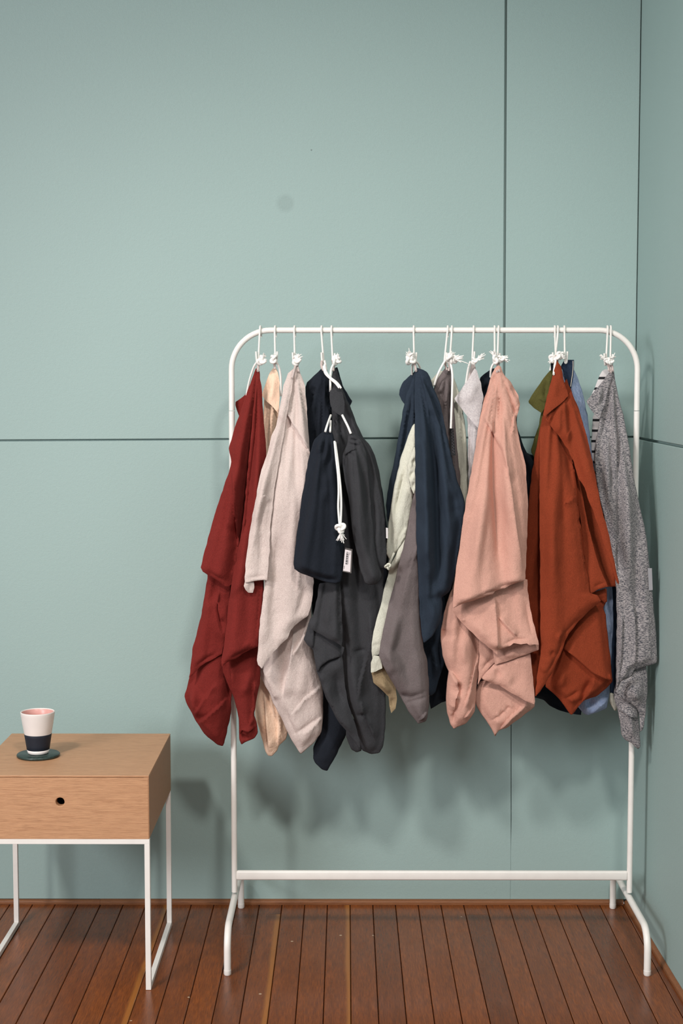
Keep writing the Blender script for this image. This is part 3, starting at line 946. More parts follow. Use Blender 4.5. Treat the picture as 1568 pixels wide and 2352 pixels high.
# ---------- peach
g_ = garment('peach_shirt', 633, 842, 'peach cotton garment half hidden between the red and the beige ones', 'garment', group=GG)
cloth('body', g_, M_peach, arr(628,846, 612,880, 606,913, 604,966, 611,1020, 612,1300, 600,1540, 590,1568, 586,1610, 585,1644, 593,1667, 602,1697, 609,1724, 616,1736, 625,1737, 636,1724, 640,1712, 659,1696, 664,1640, 660,1400, 655,1100, 640,950, 641,880, 636,848), -0.255, bulge=12, back=8, rim=20,
      folds=(('s', 6, 10, 622,940, 612,1030), ('s', 7, 14, 606,1580, 612,1660, 618,1735), ('s', 5, 12, 634,1600, 640,1660, 638,1715), ('r', 4, 6, 598,1600, 605,1690), ('s', 4, 8, 610,1560, 632,1650)), fan=(632, 842, 2.5, 22))
cloth('folded_corner', g_, M_peach, arr(631,841, 620,856, 611,880, 600,909, 614,924, 628,935, 639,950, 642,915, 642,881, 638,854), -0.285, 'sheet', bulge=5, rim=16, folds=(('r', 3, 6, 632,850, 622,925), ('r', -2, 5, 626,860, 610,905)))
cord('cord_strand', g_, [(633, 828, -0.274), (640, 842, -0.268), (644, 862, -0.262), (645, 885, -0.256), (645, 910, -0.252)], follow=False)
knot(g_, 628, 824, -0.281, 8.5, ((4, -11, 7),))
cord('hanging_loop', g_, [(629, 828, -0.272), (630, 838, -0.270), (632, 848, -0.272)], 0.0028, M_loop)

# ---------- brick red
g_ = garment('red_linen_shirt', 590, 842, 'brick red linen garment, leftmost on the rail, in front of the left upright', 'garment', group=GG)
cloth('back_fold', g_, M_red, arr(572,890, 562,908, 541,923, 541,930, 546,946, 550,958, 575,970, 584,900), -0.245, 'sheet', bulge=5, rim=14)
cloth('left_drape', g_, M_red, arr(586,846, 567,905, 537,988, 526,1032, 532,1064, 515,1115, 492,1184, 478,1240, 477,1321, 465,1400, 452,1455, 443,1488, 437,1545, 430,1575, 424,1598, 428,1614, 446,1649, 473,1690, 499,1711, 511,1714, 516,1704, 529,1646, 533,1591, 534,1500, 540,1400, 562,1250, 585,1000, 594,849), -0.295, bulge=20, back=14, rim=40,
      folds=(('s', 8, 26, 437,1590, 439,1625, 447,1650), ('s', 9, 22, 524,1598, 490,1628, 462,1652, 452,1665), ('r', 6, 10, 441,1560, 446,1610, 452,1650), ('s', 5, 12, 500,1560, 470,1600, 445,1640), ('r', -5, 8, 528,1560, 528,1640)), fan=(590, 842, 2.5, 16))
cloth('left_hem_layer', g_, M_red, arr(530,1330, 480,1318, 471,1365, 465,1400, 452,1455, 443,1488, 437,1540, 434,1556, 446,1546, 460,1530, 476,1521, 495,1512, 509,1502, 518,1470, 526,1385), -0.315, 'sheet', bulge=10, rim=30,
      folds=(('s', 7, 14, 500,1345, 500,1400, 506,1420, 517,1430), ('s', -5, 10, 505,1360, 497,1400, 503,1430, 512,1460), ('r', -2.5, 2.5, 440,1538, 470,1515, 508,1494)), fan=(560, 1000, 2, 20), lean=(1450, 1550, 5))
cloth('upper_flap', g_, M_red, arr(588,845, 580,868, 567,902, 549,954, 537,988, 526,1030, 528,1045, 532,1064, 515,1115, 492,1184, 469,1269, 461,1303, 466,1312, 479,1321, 500,1333, 515,1345, 525,1346, 531,1342, 542,1290, 549,1248, 547,1200, 556,1120, 570,1020, 582,930, 591,860), -0.338, 'sheet', bulge=14, rim=40,
      folds=(('s', 9, 16, 532,1070, 538,1130, 541,1190, 544,1230, 549,1255), ('s', 6, 12, 540,1188, 545,1240, 540,1300, 528,1344), ('r', -3, 7, 535,1200, 540,1260), ('r', -2.5, 3, 470,1306, 500,1324, 526,1338), ('s', 5, 14, 533,1100, 525,1160, 520,1220)), fan=(590, 842, 3.0, 18), lean=(1150, 1350, 8))
cloth('right_drape_lower', g_, M_red, arr(512,1490, 595,1470, 598,1563, 588,1612, 583,1640, 590,1665, 592,1683, 584,1695, 568,1703, 553,1711, 550,1698, 549,1680, 547,1644, 538,1605, 531,1590, 520,1565, 511,1540), -0.318, bulge=16, back=12, rim=26,
      folds=(('s', 7, 12, 530,1530, 534,1590, 546,1640, 556,1680), ('s', 8, 10, 583,1560, 584,1615, 578,1650, 570,1672), ('s', 6, 7, 549,1690, 556,1675, 572,1678, 588,1668), ('r', -6, 6, 558,1698, 565,1686), ('r', 4, 8, 575,1540, 560,1600)))
cloth('right_drape', g_, M_red, arr(590,844, 595,852, 600,890, 605,960, 609,1000, 612,1036, 610,1100, 606,1200, 606,1330, 604,1400, 596,1470, 592,1484, 575,1493, 556,1502, 540,1513, 522,1520, 509,1530, 508,1522, 512,1495, 519,1450, 525,1385, 535,1322, 547,1264, 559,1190, 568,1092, 576,1000, 583,920), -0.350, 'sheet', bulge=18, rim=26,
      folds=(('s', -9, 9, 592,870, 582,1000, 571,1100, 562,1200, 548,1265), ('r', -7, 6, 588,870, 582,960, 574,1060, 566,1140, 560,1195), ('r', 5, 12, 600,960, 590,1100, 575,1220), ('r', -2.5, 2.5, 514,1518, 550,1500, 594,1477), ('r', 2, 3, 560,1483, 575,1473), ('s', 5, 16, 602,1330, 597,1400, 590,1470)), fan=(592, 842, 2.2, 20), lean=(1400, 1540, 8))
cord('cord_strand', g_, [(591, 830, -0.280), (583, 842, -0.272), (576, 862, -0.262), (570, 885, -0.252), (566, 908, -0.244)], follow=False)
knot(g_, 600, 828, -0.284, 9, ((8, -14, 9), (10, -2, 5)))
cord('hanging_loop', g_, [(595, 828, -0.276), (593, 840, -0.274), (592, 852, -0.276)], 0.003, M_loop)

# ---------- pinkish beige
g_ = garment('beige_linen_shirt', 677, 842, 'pale pinkish beige linen garment with a hanging sleeve', 'garment', group=GG)
cloth('body', g_, M_beige, arr(674,846, 661,858, 652,890, 648,960, 640,1100, 625,1200, 612,1320, 603,1380, 596,1437, 590,1518, 595,1543, 602,1564, 618,1591, 630,1621, 648,1655, 664,1690, 682,1720, 690,1732, 699,1725, 719,1708, 737,1685, 741,1655, 743,1587, 731,1541, 719,1495, 714,1400, 720,1344, 715,1250, 712,1100, 710,1040, 705,948, 700,886, 686,847), -0.300, bulge=20, back=12, rim=36,
      folds=(('s', 9, 16, 602,1534, 612,1556, 622,1580, 632,1610), ('s', 10, 22, 675,1440, 668,1500, 660,1545, 650,1600), ('r', -5, 7, 664,1500, 652,1560, 648,1610), ('r', -2.5, 3, 668,1688, 700,1668, 738,1640), ('r', -2.5, 3, 648,1600, 664,1650, 690,1705), ('r', 3, 14, 700,1500, 690,1620), ('s', 4, 10, 741,1640, 715,1668, 695,1682), ('s', 4, 12, 740,1570, 700,1600, 668,1640), ('s', 7, 16, 708,1420, 690,1470, 672,1500)), fan=(676, 844, 2, 18))
cloth('front_layer', g_, M_beige, arr(676,845, 668,870, 663,900, 656,960, 648,1010, 640,1057, 633,1103, 627,1149, 620,1218, 616,1280, 610,1320, 603,1380, 596,1437, 590,1515, 593,1527, 602,1535, 612,1519, 629,1496, 645,1480, 660,1466, 668,1448, 676,1437, 692,1426, 708,1413, 714,1395, 720,1344, 716,1250, 714,1100, 711,1040, 708,990, 705,948, 700,886, 693,865, 685,846), -0.357, 'sheet', bulge=16, rim=34,
      folds=(('S', 9, 22, 658,948, 674,977, 693,1004, 709,1034), ('r', -2.5, 4, 654,950, 670,982, 690,1010, 704,1034), ('r', 4, 12, 660,1000, 650,1150, 645,1290), ('r', 4, 12, 690,1050, 676,1200, 665,1330), ('r', -4, 8, 640,1200, 630,1340, 612,1480), ('s', 4, 10, 700,1200, 688,1290, 680,1360), ('r', -3, 5, 703,1340, 690,1390, 672,1430)), fan=(678, 842, 2.6, 18), lean=(1380, 1540, 9))
cloth('sleeve', g_, M_beige, arr(675,846, 661,857, 650,886, 645,921, 634,977, 623,1002, 614,1040, 600,1080, 590,1129, 579,1190, 571,1243, 565,1287, 562,1326, 562,1337, 585,1335, 613,1332, 617,1290, 619,1264, 620,1218, 627,1149, 633,1103, 641,1057, 651,1001, 659,948, 670,894), -0.366, 'sheet', bulge=15, rim=24,
      folds=(('r', 3, 9, 640,960, 610,1080, 590,1200, 578,1320), ('r', -2.5, 3, 563,1328, 613,1324), ('s', 4, 10, 622,1150, 612,1138, 604,1136), ('r', -2.5, 5, 612,1090, 600,1200, 597,1320)), fan=(676, 844, 1.6, 24), lean=(1200, 1340, 7))
cloth('cuff_inside', g_, M_beige, arr(563,1333, 560,1345, 564,1354, 570,1360, 581,1361, 584,1350, 583,1336), -0.364, 'sheet', bulge=4, rim=10, lean=(1320, 1350, 5), folds=(('r', -4, 4, 572,1338, 575,1358),))
knot(g_, 681, 828, -0.284, 9, ((6, -14, 10), (9, -9, 6)))
cord('hanging_loop', g_, [(675, 822, -0.276), (679, 836, -0.274), (675, 852, -0.280), (671, 868, -0.284)], 0.003, M_loop)
cord('hanging_loop', g_, [(680, 832, -0.278), (683, 842, -0.276), (686, 854, -0.276)], 0.0028, M_loop)

# ---------- black navy
g_ = garment('dark_navy_linen_shirt', 742, 842, 'black-navy linen garment, its long pointed hem lowest of all, behind the drawstring pouches', 'garment', group=GG)
cloth('body', g_, M_nav1, arr(740,845, 726,858, 702,881, 702,934, 708,1010, 705,1200, 715,1400, 735,1500, 742,1598, 740,1649, 736,1681, 724,1705, 720,1716, 719,1740, 724,1754, 738,1766, 752,1771, 759,1759, 775,1727, 795,1690, 820,1600, 850,1400, 850,1200, 800,1040, 770,930, 757,875, 750,848), -0.272, bulge=16, back=12, rim=32,
      folds=(('r', 4, 8, 740,870, 735,960, 735,1050), ('r', -4, 6, 728,880, 722,980), ('r', -5, 6, 752,870, 748,1000), ('s', 5, 10, 745,860, 742,1000)), fan=(742, 842, 2.5, 18))
cloth('side_drape', g_, M_nav1, arr(830,1010, 850,1030, 866,1075, 880,1140, 886,1190, 892,1260, 893,1330, 890,1450, 888,1560, 870,1600, 845,1500, 830,1300, 820,1100), -0.300, bulge=14, back=10, rim=24, fan=(800, 900, 2, 20))
cord('cord_strand', g_, [(745, 838, -0.280), (748, 852, -0.302), (757, 866, -0.328), (770, 876, -0.325), (778, 884, -0.335), (783, 892, -0.338)], 0.0026, lift=0.010)
cord('cord_strand', g_, [(743, 842, -0.280), (747, 858, -0.310), (760, 871, -0.332), (771, 881, -0.328), (779, 891, -0.337)], 0.0026, lift=0.010)
cord('hanging_loop', g_, [(739, 828, -0.276), (738, 840, -0.276), (743, 851, -0.280)], 0.003, M_loop)
cord('hanging_loop', g_, [(745, 828, -0.277), (747, 838, -0.276), (749, 850, -0.278)], 0.0026, M_rope)

# ---------- charcoal
g_ = garment('charcoal_linen_shirt', 767, 842, 'charcoal linen garment with draped hem hanging behind the two pouches', 'garment', group=GG)
cloth('back_fold', g_, M_nav1, arr(766,846, 774,843, 780,862, 787,886, 798,905, 809,920, 808,924, 803,934, 790,925, 776,890), -0.275, 'sheet', bulge=4, rim=14)
cloth('body', g_, M_char, arr(766,846, 760,875, 757,905, 763,945, 762,1000, 764,1100, 770,1250, 768,1350, 775,1450, 786,1506, 788,1541, 796,1598, 807,1637, 818,1662, 823,1694, 830,1722, 850,1732, 871,1730, 879,1715, 883,1690, 886,1610, 884,1540, 888,1450, 880,1340, 884,1250, 882,1166, 878,1138, 872,1091, 862,1050, 849,1022, 832,1003, 819,972, 804,934, 785,892, 774,846), -0.335, bulge=18, back=12, rim=34,
      folds=(('s', 8, 14, 845,1400, 850,1470, 842,1500, 826,1560, 822,1600), ('r', -6, 7, 786,1380, 788,1500, 792,1560), ('r', 5, 14, 810,1500, 816,1600, 838,1700), ('r', -3, 4, 808,1640, 838,1636, 850,1660), ('s', 5, 9, 826,1600, 830,1630, 846,1660, 862,1700), ('r', -2.5, 3, 806,1494, 844,1490), ('r', -4, 6, 780,1000, 790,1200, 800,1340)), fan=(768, 842, 2.6, 20))
cloth('inner_layer', g_, M_char, arr(796,1660, 794,1690, 800,1706, 807,1722, 818,1728, 830,1724, 832,1690, 815,1650), -0.312, bulge=8, back=6, rim=16)
cloth('left_cascade', g_, M_char, arr(712,1420, 706,1440, 698,1468, 706,1480, 720,1493, 722,1508, 727,1541, 734,1560, 741,1580, 748,1602, 759,1623, 768,1642, 779,1660, 798,1682, 812,1700, 829,1723, 826,1700, 822,1690, 817,1664, 806,1638, 796,1600, 788,1541, 786,1504, 780,1430, 740,1400), -0.352, 'sheet', bulge=12, rim=22,
      folds=(('s', -10, 8, 786,1506, 754,1516, 735,1530, 731,1540, 738,1560), ('s', 8, 14, 735,1560, 748,1590, 762,1625, 782,1660, 812,1695), ('r', 5, 8, 728,1500, 732,1545, 745,1580), ('r', -7, 9, 770,1530, 776,1580, 788,1630), ('s', 5, 8, 718,1490, 719,1470, 722,1440)), lean=(1420, 1520, 6))
cloth('left_flap', g_, M_char, arr(733,1340, 728,1375, 721,1403, 717,1419, 711,1430, 713,1442, 730,1454, 752,1465, 779,1479, 791,1487, 789,1498, 785,1506, 786,1440, 784,1380, 782,1335), -0.372, 'sheet', bulge=10, rim=24,
      folds=(('r', 4, 12, 755,1350, 750,1450), ('s', 7, 9, 779,1340, 783,1420, 789,1485), ('r', -2.5, 3, 722,1404, 716,1436)), fan=(770, 1200, 2, 16), lean=(1380, 1500, 7), key=[(1330, -0.366), (1500, -0.374)])
cloth('folded_flap', g_, M_char, arr(762,876, 757,888, 756,913, 758,930, 764,943, 776,951, 786,958, 789,950, 791,925, 788,905, 784,893, 773,884), -0.385, 'sheet', bulge=7, rim=18, key=[(870, -0.318), (960, -0.340)])
cord('cord_strand', g_, [(766, 836, -0.284), (760.5, 848, -0.300), (758.5, 866, -0.318), (758.5, 884, -0.330), (758.5, 899, -0.334)], 0.0027, sink=(0, 1))
knot(g_, 772, 828, -0.284, 9, ((5, -14, 8), (9, -8, 6)))
cord('hanging_loop', g_, [(763, 826, -0.277), (766, 838, -0.274), (765, 852, -0.280)], 0.003, M_loop)
def price_tag(par):
    tg = build_card('price_tag', par, [(792.8, 1257.9), (786.8, 1313), (806.6, 1316.8), (809.2, 1261.4)], plain('grey_tag_card', (92, 86, 84), 0.7), 0.0015, 'small grey card tag with white barcode sticker')
    Yt = tg['y']; del tg['y']
    bm_obj('sticker', prism([P(792.2, 1262, Yt - 0.0005), P(787.6, 1310.7, Yt - 0.0005), P(803.9, 1313.8, Yt - 0.0005), P(806.4, 1265.2, Yt - 0.0005)], nb, 0.0004), plain('white_sticker', (226, 216, 218), 0.6), tg)
    bmk = bmesh.new()
    def dash(u, v, wu, wv):
        # the sticker hangs a little askew
        def q(a, c): return P(u + a - (v + c - 1262) * 0.088, v + c + a * 0.22, Yt - 0.0008)
        vs_ = [bmk.verts.new(q(*p)) for p in ((-wu, -wv), (-wu, wv), (wu, wv), (wu, -wv))]
        bmk.faces.new(vs_)
    yv = 1268.0; rb = random.Random(4)
    while yv < 1296.5:
        wv = rb.choice((0.28, 0.45, 0.9, 1.25))
        dash(798.2, yv + wv, 2.2, wv); yv += 2 * wv + rb.choice((0.5, 0.7, 1.2))
    for yv in np.arange(1270, 1297, 1.5): dash(801.8, yv, 0.35, rb.uniform(0.35, 0.7))
    for yv in np.arange(1269, 1275, 1.4): dash(804.3, yv, 0.4, 0.5)
    for yv in np.arange(1300, 1307, 1.5): dash(793.6, yv, 0.55, 0.6)
    bm_obj('printed_barcode', bmk, plain('black_ink', (32, 28, 32), 0.7), tg)
POST.append((price_tag, (g_,), {}))

# ---------- drawstring pouches
g_ = garment('navy_drawstring_pouch', 752, 990, 'black-navy drawstring pouch with a white double cord hanging down its side', 'pouch', -0.37, 'drawstring pouches')
cloth('bag', g_, M_nav1, arr(748,989, 740,992, 733,997, 722,1009, 717,1022, 709,1050, 702,1091, 692,1147, 685,1203, 678,1250, 673,1306, 687,1315, 715,1325, 745,1336, 771,1341, 783,1337, 787,1315, 790,1259, 788,1222, 783,1140, 778,1080, 773,1040, 769,1012, 765,996, 757,989), -0.405, bulge=24, back=12, rim=34, step=3.4, key=[(985, -0.372), (1100, -0.400), (1340, -0.412)],
      folds=(('r', 6, 5, 744,995, 735,1020, 728,1050), ('r', 7, 6, 752,994, 752,1030, 748,1070), ('r', 6, 5, 760,996, 764,1030, 766,1070), ('r', -6, 4, 748,994, 742,1025, 737,1060), ('r', -7, 5, 757,994, 758,1030, 758,1080), ('r', -3, 8, 742,1060, 742,1150), ('r', 4, 10, 752,1070, 748,1160), ('r', -1.5, 2.5, 680,1302, 715,1316, 750,1328, 784,1330)), fan=(750, 960, 2, 14))
cord('cord_strand', g_, [(759.5, 954, -0.318), (756, 963, -0.350), (751, 977, -0.380), (746.5, 992, -0.390)], 0.0026, follow=False)
cord('cord_strand', g_, [(759.5, 967, -0.320), (759, 975, -0.355), (758.5, 984, -0.380), (758, 992, -0.390)], 0.0024, follow=False)
cord('hanging_cord', g_, [(768, 1014, -0.400), (771.5, 1050, -0.428), (776, 1091, -0.436), (777.5, 1128, -0.439), (776.5, 1166, -0.440), (779.5, 1204, -0.441)], 0.0025)
cord('hanging_cord', g_, [(769.5, 1016, -0.400), (774.5, 1052, -0.427), (779, 1091, -0.435), (782.5, 1128, -0.437), (783.5, 1166, -0.438), (782, 1204, -0.440)], 0.0025)
knot(g_, 782, 1213, -0.444, 9.5, ((2, 28, 12), (2, 26, 8)))

g_ = garment('charcoal_drawstring_pouch', 807, 994, 'charcoal drawstring pouch with gathered top beside the navy pouch', 'pouch', -0.37, 'drawstring pouches')
cloth('bag_rear', g_, M_char, arr(812,995, 827,1003, 838,1016, 851,1038, 861,1072, 868,1110, 877,1147, 884,1203, 888,1278, 886,1300, 880,1306, 868,1308, 845,1290, 825,1150, 810,1040), -0.385, bulge=16, back=10, rim=22, key=[(990, -0.366), (1300, -0.392)], folds=(('r', -5, 6, 832,1010, 850,1070, 858,1140, 866,1250), ('r', 3, 6, 845,1060, 868,1180, 874,1290)))
cloth('bag_front', g_, M_char, arr(804,994, 799,997, 798,1010, 797,1022, 790,1035, 786,1046, 787,1072, 790,1100, 797,1128, 803,1166, 808,1212, 812,1240, 819,1268, 827,1306, 836,1337, 846,1343, 861,1342, 872,1334, 877,1321, 872,1306, 864,1278, 856,1203, 849,1128, 843,1053, 837,1024, 828,1008, 812,995), -0.408, bulge=22, back=12, rim=26, step=3.4, key=[(990, -0.372), (1080, -0.396), (1340, -0.408)],
      folds=(('r', -5, 2.6, 799,1006, 812,1010, 826,1014), ('r', -5, 2.6, 798,1015, 812,1020, 828,1024), ('r', -5, 2.8, 797,1026, 812,1030, 824,1028), ('r', 4, 4, 800,1000, 812,1005, 824,1009), ('r', 4, 4, 798,1011, 812,1015, 828,1019), ('s', 5, 8, 790,1046, 806,1034, 820,1030), ('r', -4, 4, 802,1036, 808,1046, 806,1054), ('r', 4, 10, 815,1080, 825,1200, 838,1310), ('r', -3, 8, 835,1080, 845,1200, 855,1310), ('r', -2, 2.5, 822,1256, 833,1310, 842,1334)), fan=(806, 980, 1.6, 14))
cord('cord_strand', g_, [(786, 954, -0.366), (792, 966, -0.374), (799, 980, -0.382), (805.5, 996, -0.384)], 0.0027, sink=(1, 0))
card('white_label', g_, [(886, 1212), (886.5, 1236), (890.5, 1237), (890.5, 1213)], plain('white_ribbon', (220, 214, 214), 0.8))

# ---------- navy blue
g_ = garment('navy_cotton_shirt', 955, 842, 'navy blue cotton garment with deep vertical folds in the middle of the rail', 'garment', group=GG)
cloth('back_fold', g_, M_navy, arr(955,848, 949,856, 926,876, 918,894, 916,908, 921,918, 929,928, 945,910, 958,880), -0.250, 'sheet', bulge=6, rim=16)
cloth('left_drape', g_, M_navy, arr(955,846, 945,875, 932,910, 928,928, 922,960, 913,1016, 902,1072, 893,1110, 886,1156, 888,1190, 900,1230, 940,1250, 965,1200, 968,1000, 962,860), -0.290, bulge=14, back=10, rim=26,
      folds=(('r', -3, 6, 944,900, 932,1000, 918,1080), ('r', 3, 7, 938,900, 924,1000, 908,1090)), fan=(956, 842, 2, 26))
cloth('inner_layer', g_, M_navy, arr(965,1380, 1020,1360, 1028,1450, 1022,1520, 1008,1560, 1000,1590, 990,1600, 975,1590, 968,1480), -0.285, bulge=16, back=8, rim=20, folds=(('r', -7, 6, 982,1470, 990,1540, 986,1590), ('r', 6, 6, 993,1470, 1002,1530, 998,1570), ('r', -5, 5, 1006,1460, 1010,1540)))
cloth('front_drape', g_, M_navy, arr(955,844, 952,870, 952,960, 953,1072, 954,1147, 956,1240, 961,1334, 963,1400, 965,1430, 969,1460, 973,1477, 984,1468, 994,1461, 1004,1440, 1012,1424, 1016,1395, 1014,1371, 1024,1366, 1033,1357, 1042,1334, 1048,1296, 1057,1240, 1066,1184, 1069,1156, 1061,1134, 1049,1100, 1038,1053, 1030,1016, 1018,961, 1009,921, 993,886, 988,868, 981,855, 972,850, 962,846), -0.365, bulge=22, back=12, rim=34,
      folds=(('r', -14, 7, 972,870, 990,960, 1000,1080, 1004,1200, 1006,1320, 1010,1390), ('r', 8, 14, 965,900, 972,1100, 978,1300, 984,1440), ('s', -8, 10, 975,880, 1010,980, 1022,1060, 1032,1110), ('r', 7, 12, 1000,960, 1020,1120, 1028,1260, 1024,1350), ('s', 7, 12, 962,850, 975,900, 984,960), ('r', -4, 10, 1040,1120, 1046,1200), ('r', -5, 6, 986,1300, 992,1370, 1006,1410), ('r', 4, 9, 956,1000, 960,1300)), fan=(957, 842, 2, 22))
knot(g_, 942, 826, -0.284, 10, ((-1, -18, 11), (2, -12, 8)))
knot(g_, 944, 818, -0.284, 7.5)
cord('cord_strand', g_, [(955, 830, -0.276), (960, 835, -0.268), (964, 844, -0.258), (966, 858, -0.244)], follow=False)
cord('cord_strand', g_, [(949, 832, -0.276), (946, 844, -0.262), (946, 860, -0.244)], follow=False)
cord('hanging_loop', g_, [(950, 828, -0.276), (953, 838, -0.274), (955, 852, -0.276)], 0.003, M_loop)

# ---------- taupe
g_ = garment('taupe_cotton_shirt', 1028, 842, 'taupe grey garment, top fanned under crossed hooks, lower half left of the navy one', 'garment', group=GG)
cloth('top_gathers', g_, M_taupe, arr(1022,845, 1010,862, 995,884, 1000,940, 1006,1020, 1010,1120, 1050,1180, 1058,1100, 1050,1040, 1044,960, 1040,890, 1036,849, 1030,843), -0.282, bulge=12, back=8, rim=18,
      folds=(('r', -3.5, 3.5, 1024,860, 1016,920, 1014,1000), ('r', 5, 4, 1020,860, 1008,910), ('r', -3.5, 3.5, 1031,860, 1028,930, 1030,1010), ('r', 5, 4, 1027,860, 1023,940), ('r', -4, 3, 1035,870, 1034,980)), fan=(1028, 842, 1.5, 36))
cloth('lower_drape', g_, M_taupe, arr(957,1120, 949,1141, 942,1175, 930,1240, 918,1287, 905,1343, 892,1390, 883,1430, 874,1480, 870,1505, 874,1518, 881,1532, 901,1567, 917,1594, 935,1630, 951,1653, 959,1662, 968,1661, 977,1658, 981,1648, 985,1621, 985,1594, 983,1532, 979,1510, 973,1492, 967,1442, 966,1380, 975,1300, 972,1160), -0.352, bulge=22, back=14, rim=38,
      folds=(('s', 7, 16, 881,1535, 898,1560, 908,1580, 920,1605), ('r', -4, 4, 905,1590, 940,1600, 982,1584), ('r', -3, 3, 925,1618, 950,1606, 984,1596), ('s', 9, 8, 984,1626, 972,1640, 960,1655), ('r', -5, 4, 961,1660, 975,1646), ('s', 4, 20, 960,1240, 930,1330, 915,1400), ('r', 3, 12, 950,1200, 930,1400)), fan=(960, 1000, 2, 14))
cord('cord_strand', g_, [(1022, 828, -0.281), (1016, 838, -0.284), (1006, 858, -0.288), (997, 884, -0.290)], 0.0026, sink=(0, 1))
cord('cord_strand', g_, [(1034, 832, -0.284), (1038.5, 860, -0.290), (1038, 900, -0.296), (1036.5, 945, -0.300), (1035, 984, -0.302)], 0.0027)
def ribbon(par):
    Yr = [buf_at(1039, v, 2) - 0.002 for v in (984, 1046)]
    lb = bm_obj('black_woven_ribbon', prism([P(1033, 984, Yr[0]), P(1036, 1046, Yr[1]), P(1046, 1046, Yr[1]), P(1041, 984, Yr[0])], nb, 0.0012), plain('black_ribbon', (20, 20, 24), 0.8), par)
    tag(lb, 'black woven ribbon with a zigzag mark')
    z = []
    for k in range(17):
        v = 987 + k * 3.4
        z.append(P((1035.2 if k % 2 else 1040.2) + (v - 984) * 0.06, v, Yr[0] + (Yr[1] - Yr[0]) * (v - 984) / 62 - 0.0004))
    bm_obj('zigzag_stitching', tube_bm(z, 0.0004, 5), plain('grey_thread', (96, 92, 96), 0.8), lb)
POST.append((ribbon, (g_,), {}))
knot(g_, 1034, 823, -0.286, 10, ((22, -4, 10), (28, 3, 9), (6, -14, 8)))
knot(g_, 1045, 824, -0.284, 8)
cord('hanging_loop', g_, [(1021, 830, -0.276), (1023, 840, -0.272), (1026, 850, -0.274)], 0.0026, M_loop)
cord('hanging_loop', g_, [(1033, 832, -0.277), (1032, 842, -0.273), (1030, 852, -0.274)], 0.0026, M_loop)

# ---------- sage
g_ = garment('sage_cotton_shirt', 1038, 852, 'pale sage green garment, a strip of it showing right of the taupe one', 'garment', group=GG)
cloth('body', g_, M_sage, arr(1036,850, 1030,900, 1028,1000, 1030,1100, 1040,1200, 1068,1240, 1078,1200, 1077,1100, 1073,1039, 1066,960, 1056,905, 1042,866), -0.236, bulge=10, back=8, rim=18, folds=(('r', -3, 5, 1058,930, 1066,1010, 1070,1090), ('r', 4, 6, 1050,900, 1054,1000, 1060,1110)), fan=(1038, 846, 1.4, 30))
cloth('back_corner', g_, M_sage, arr(1010,852, 990,872, 985,884, 992,892, 1006,878, 1018,852), -0.258, 'sheet', bulge=3, rim=10)

g_ = garment('sage_drawstring_pouch', 950, 975, 'pale sage pouch with a gathered mouth tucked left of the navy garment', 'pouch', -0.30, 'drawstring pouches')
cloth('bag', g_, M_sage, arr(951,973, 946,979, 937,1003, 930,1022, 920,1053, 911,1091, 904,1124, 896,1166, 890,1222, 885,1266, 890,1276, 897,1290, 903,1277, 918,1259, 932,1237, 936,1212, 942,1175, 949,1141, 958,1115, 962,1050, 960,985), -0.325, 'pillow', bulge=15, back=8, rim=20, key=[(970, -0.312), (1290, -0.352)],
      folds=(('s', 7, 9, 951,1010, 943,1035, 934,1065, 934,1090, 940,1125, 948,1142), ('r', -6, 4, 937,1062, 925,1095, 912,1150, 902,1200), ('r', 3.5, 7, 928,1050, 912,1110, 900,1180, 892,1250), ('r', -4, 3, 900,1160, 893,1260), ('s', 4, 6, 936,1205, 922,1228, 906,1262, 898,1285), ('s', 3.5, 5, 934,1220, 920,1242, 906,1268)), fan=None, wav=2.0)
cloth('gathered_lining', g_, M_sage, arr(952,1025, 944,1045, 936,1068, 937,1092, 944,1122, 950,1135, 957,1120, 960,1050), -0.350, 'sheet', bulge=4, rim=10, step=3.6, key=[(1020, -0.345), (1140, -0.356)],
      folds=(('r', 5, 3, 952,1040, 944,1060, 941,1080), ('r', -5, 2.5, 951,1080, 944,1090, 944,1104), ('r', 5, 3, 953,1088, 946,1100, 948,1118), ('r', -5, 2.5, 953,1106, 948,1112, 950,1126), ('r', -5, 2.5, 952,1052, 946,1068)))
cord('cord_tail', g_, [(905, 1270, -0.364), (899, 1282, -0.368), (894, 1294, -0.368), (891.5, 1303, -0.366)], 0.0032, M_sage)
knot(g_, 890.5, 1301, -0.368, 6.0, mat=M_sage)

g_ = garment('sage_strap_apron', 930, 1240, 'pale sage strap with khaki folded end hanging left of the taupe garment', 'apron', -0.31, GG)
cloth('strap', g_, M_sage, arr(934,1232, 915,1262, 896,1300, 884,1345, 873,1392, 863,1427, 855,1466, 853,1496, 855,1511, 857,1506, 870,1503, 880,1470, 892,1420, 905,1360, 920,1310, 936,1250), -0.346, 'sheet', bulge=3, rim=10, thick=4, folds=(('r', -2, 3, 856,1482, 873,1480),), key=[(1230, -0.315), (1500, -0.345)])
cloth('strap_loop', g_, M_sage, arr(858,1506, 852,1522, 852,1544, 862,1542, 878,1535, 872,1508), -0.3465, 'sheet', bulge=2, rim=10, thick=4, key=[(1500, -0.345), (1550, -0.348)])
cloth('khaki_end', g_, M_khaki, arr(872,1498, 868,1530, 853,1545, 858,1567, 876,1585, 892,1600, 893,1619, 898,1637, 908,1628, 912,1603, 905,1560, 890,1510), -0.345, 'sheet', bulge=6, rim=14, thick=4, folds=(('r', -6, 4, 900,1600, 902,1626), ('r', 4, 6, 870,1560, 898,1595), ('s', 5, 8, 855,1548, 880,1536)))

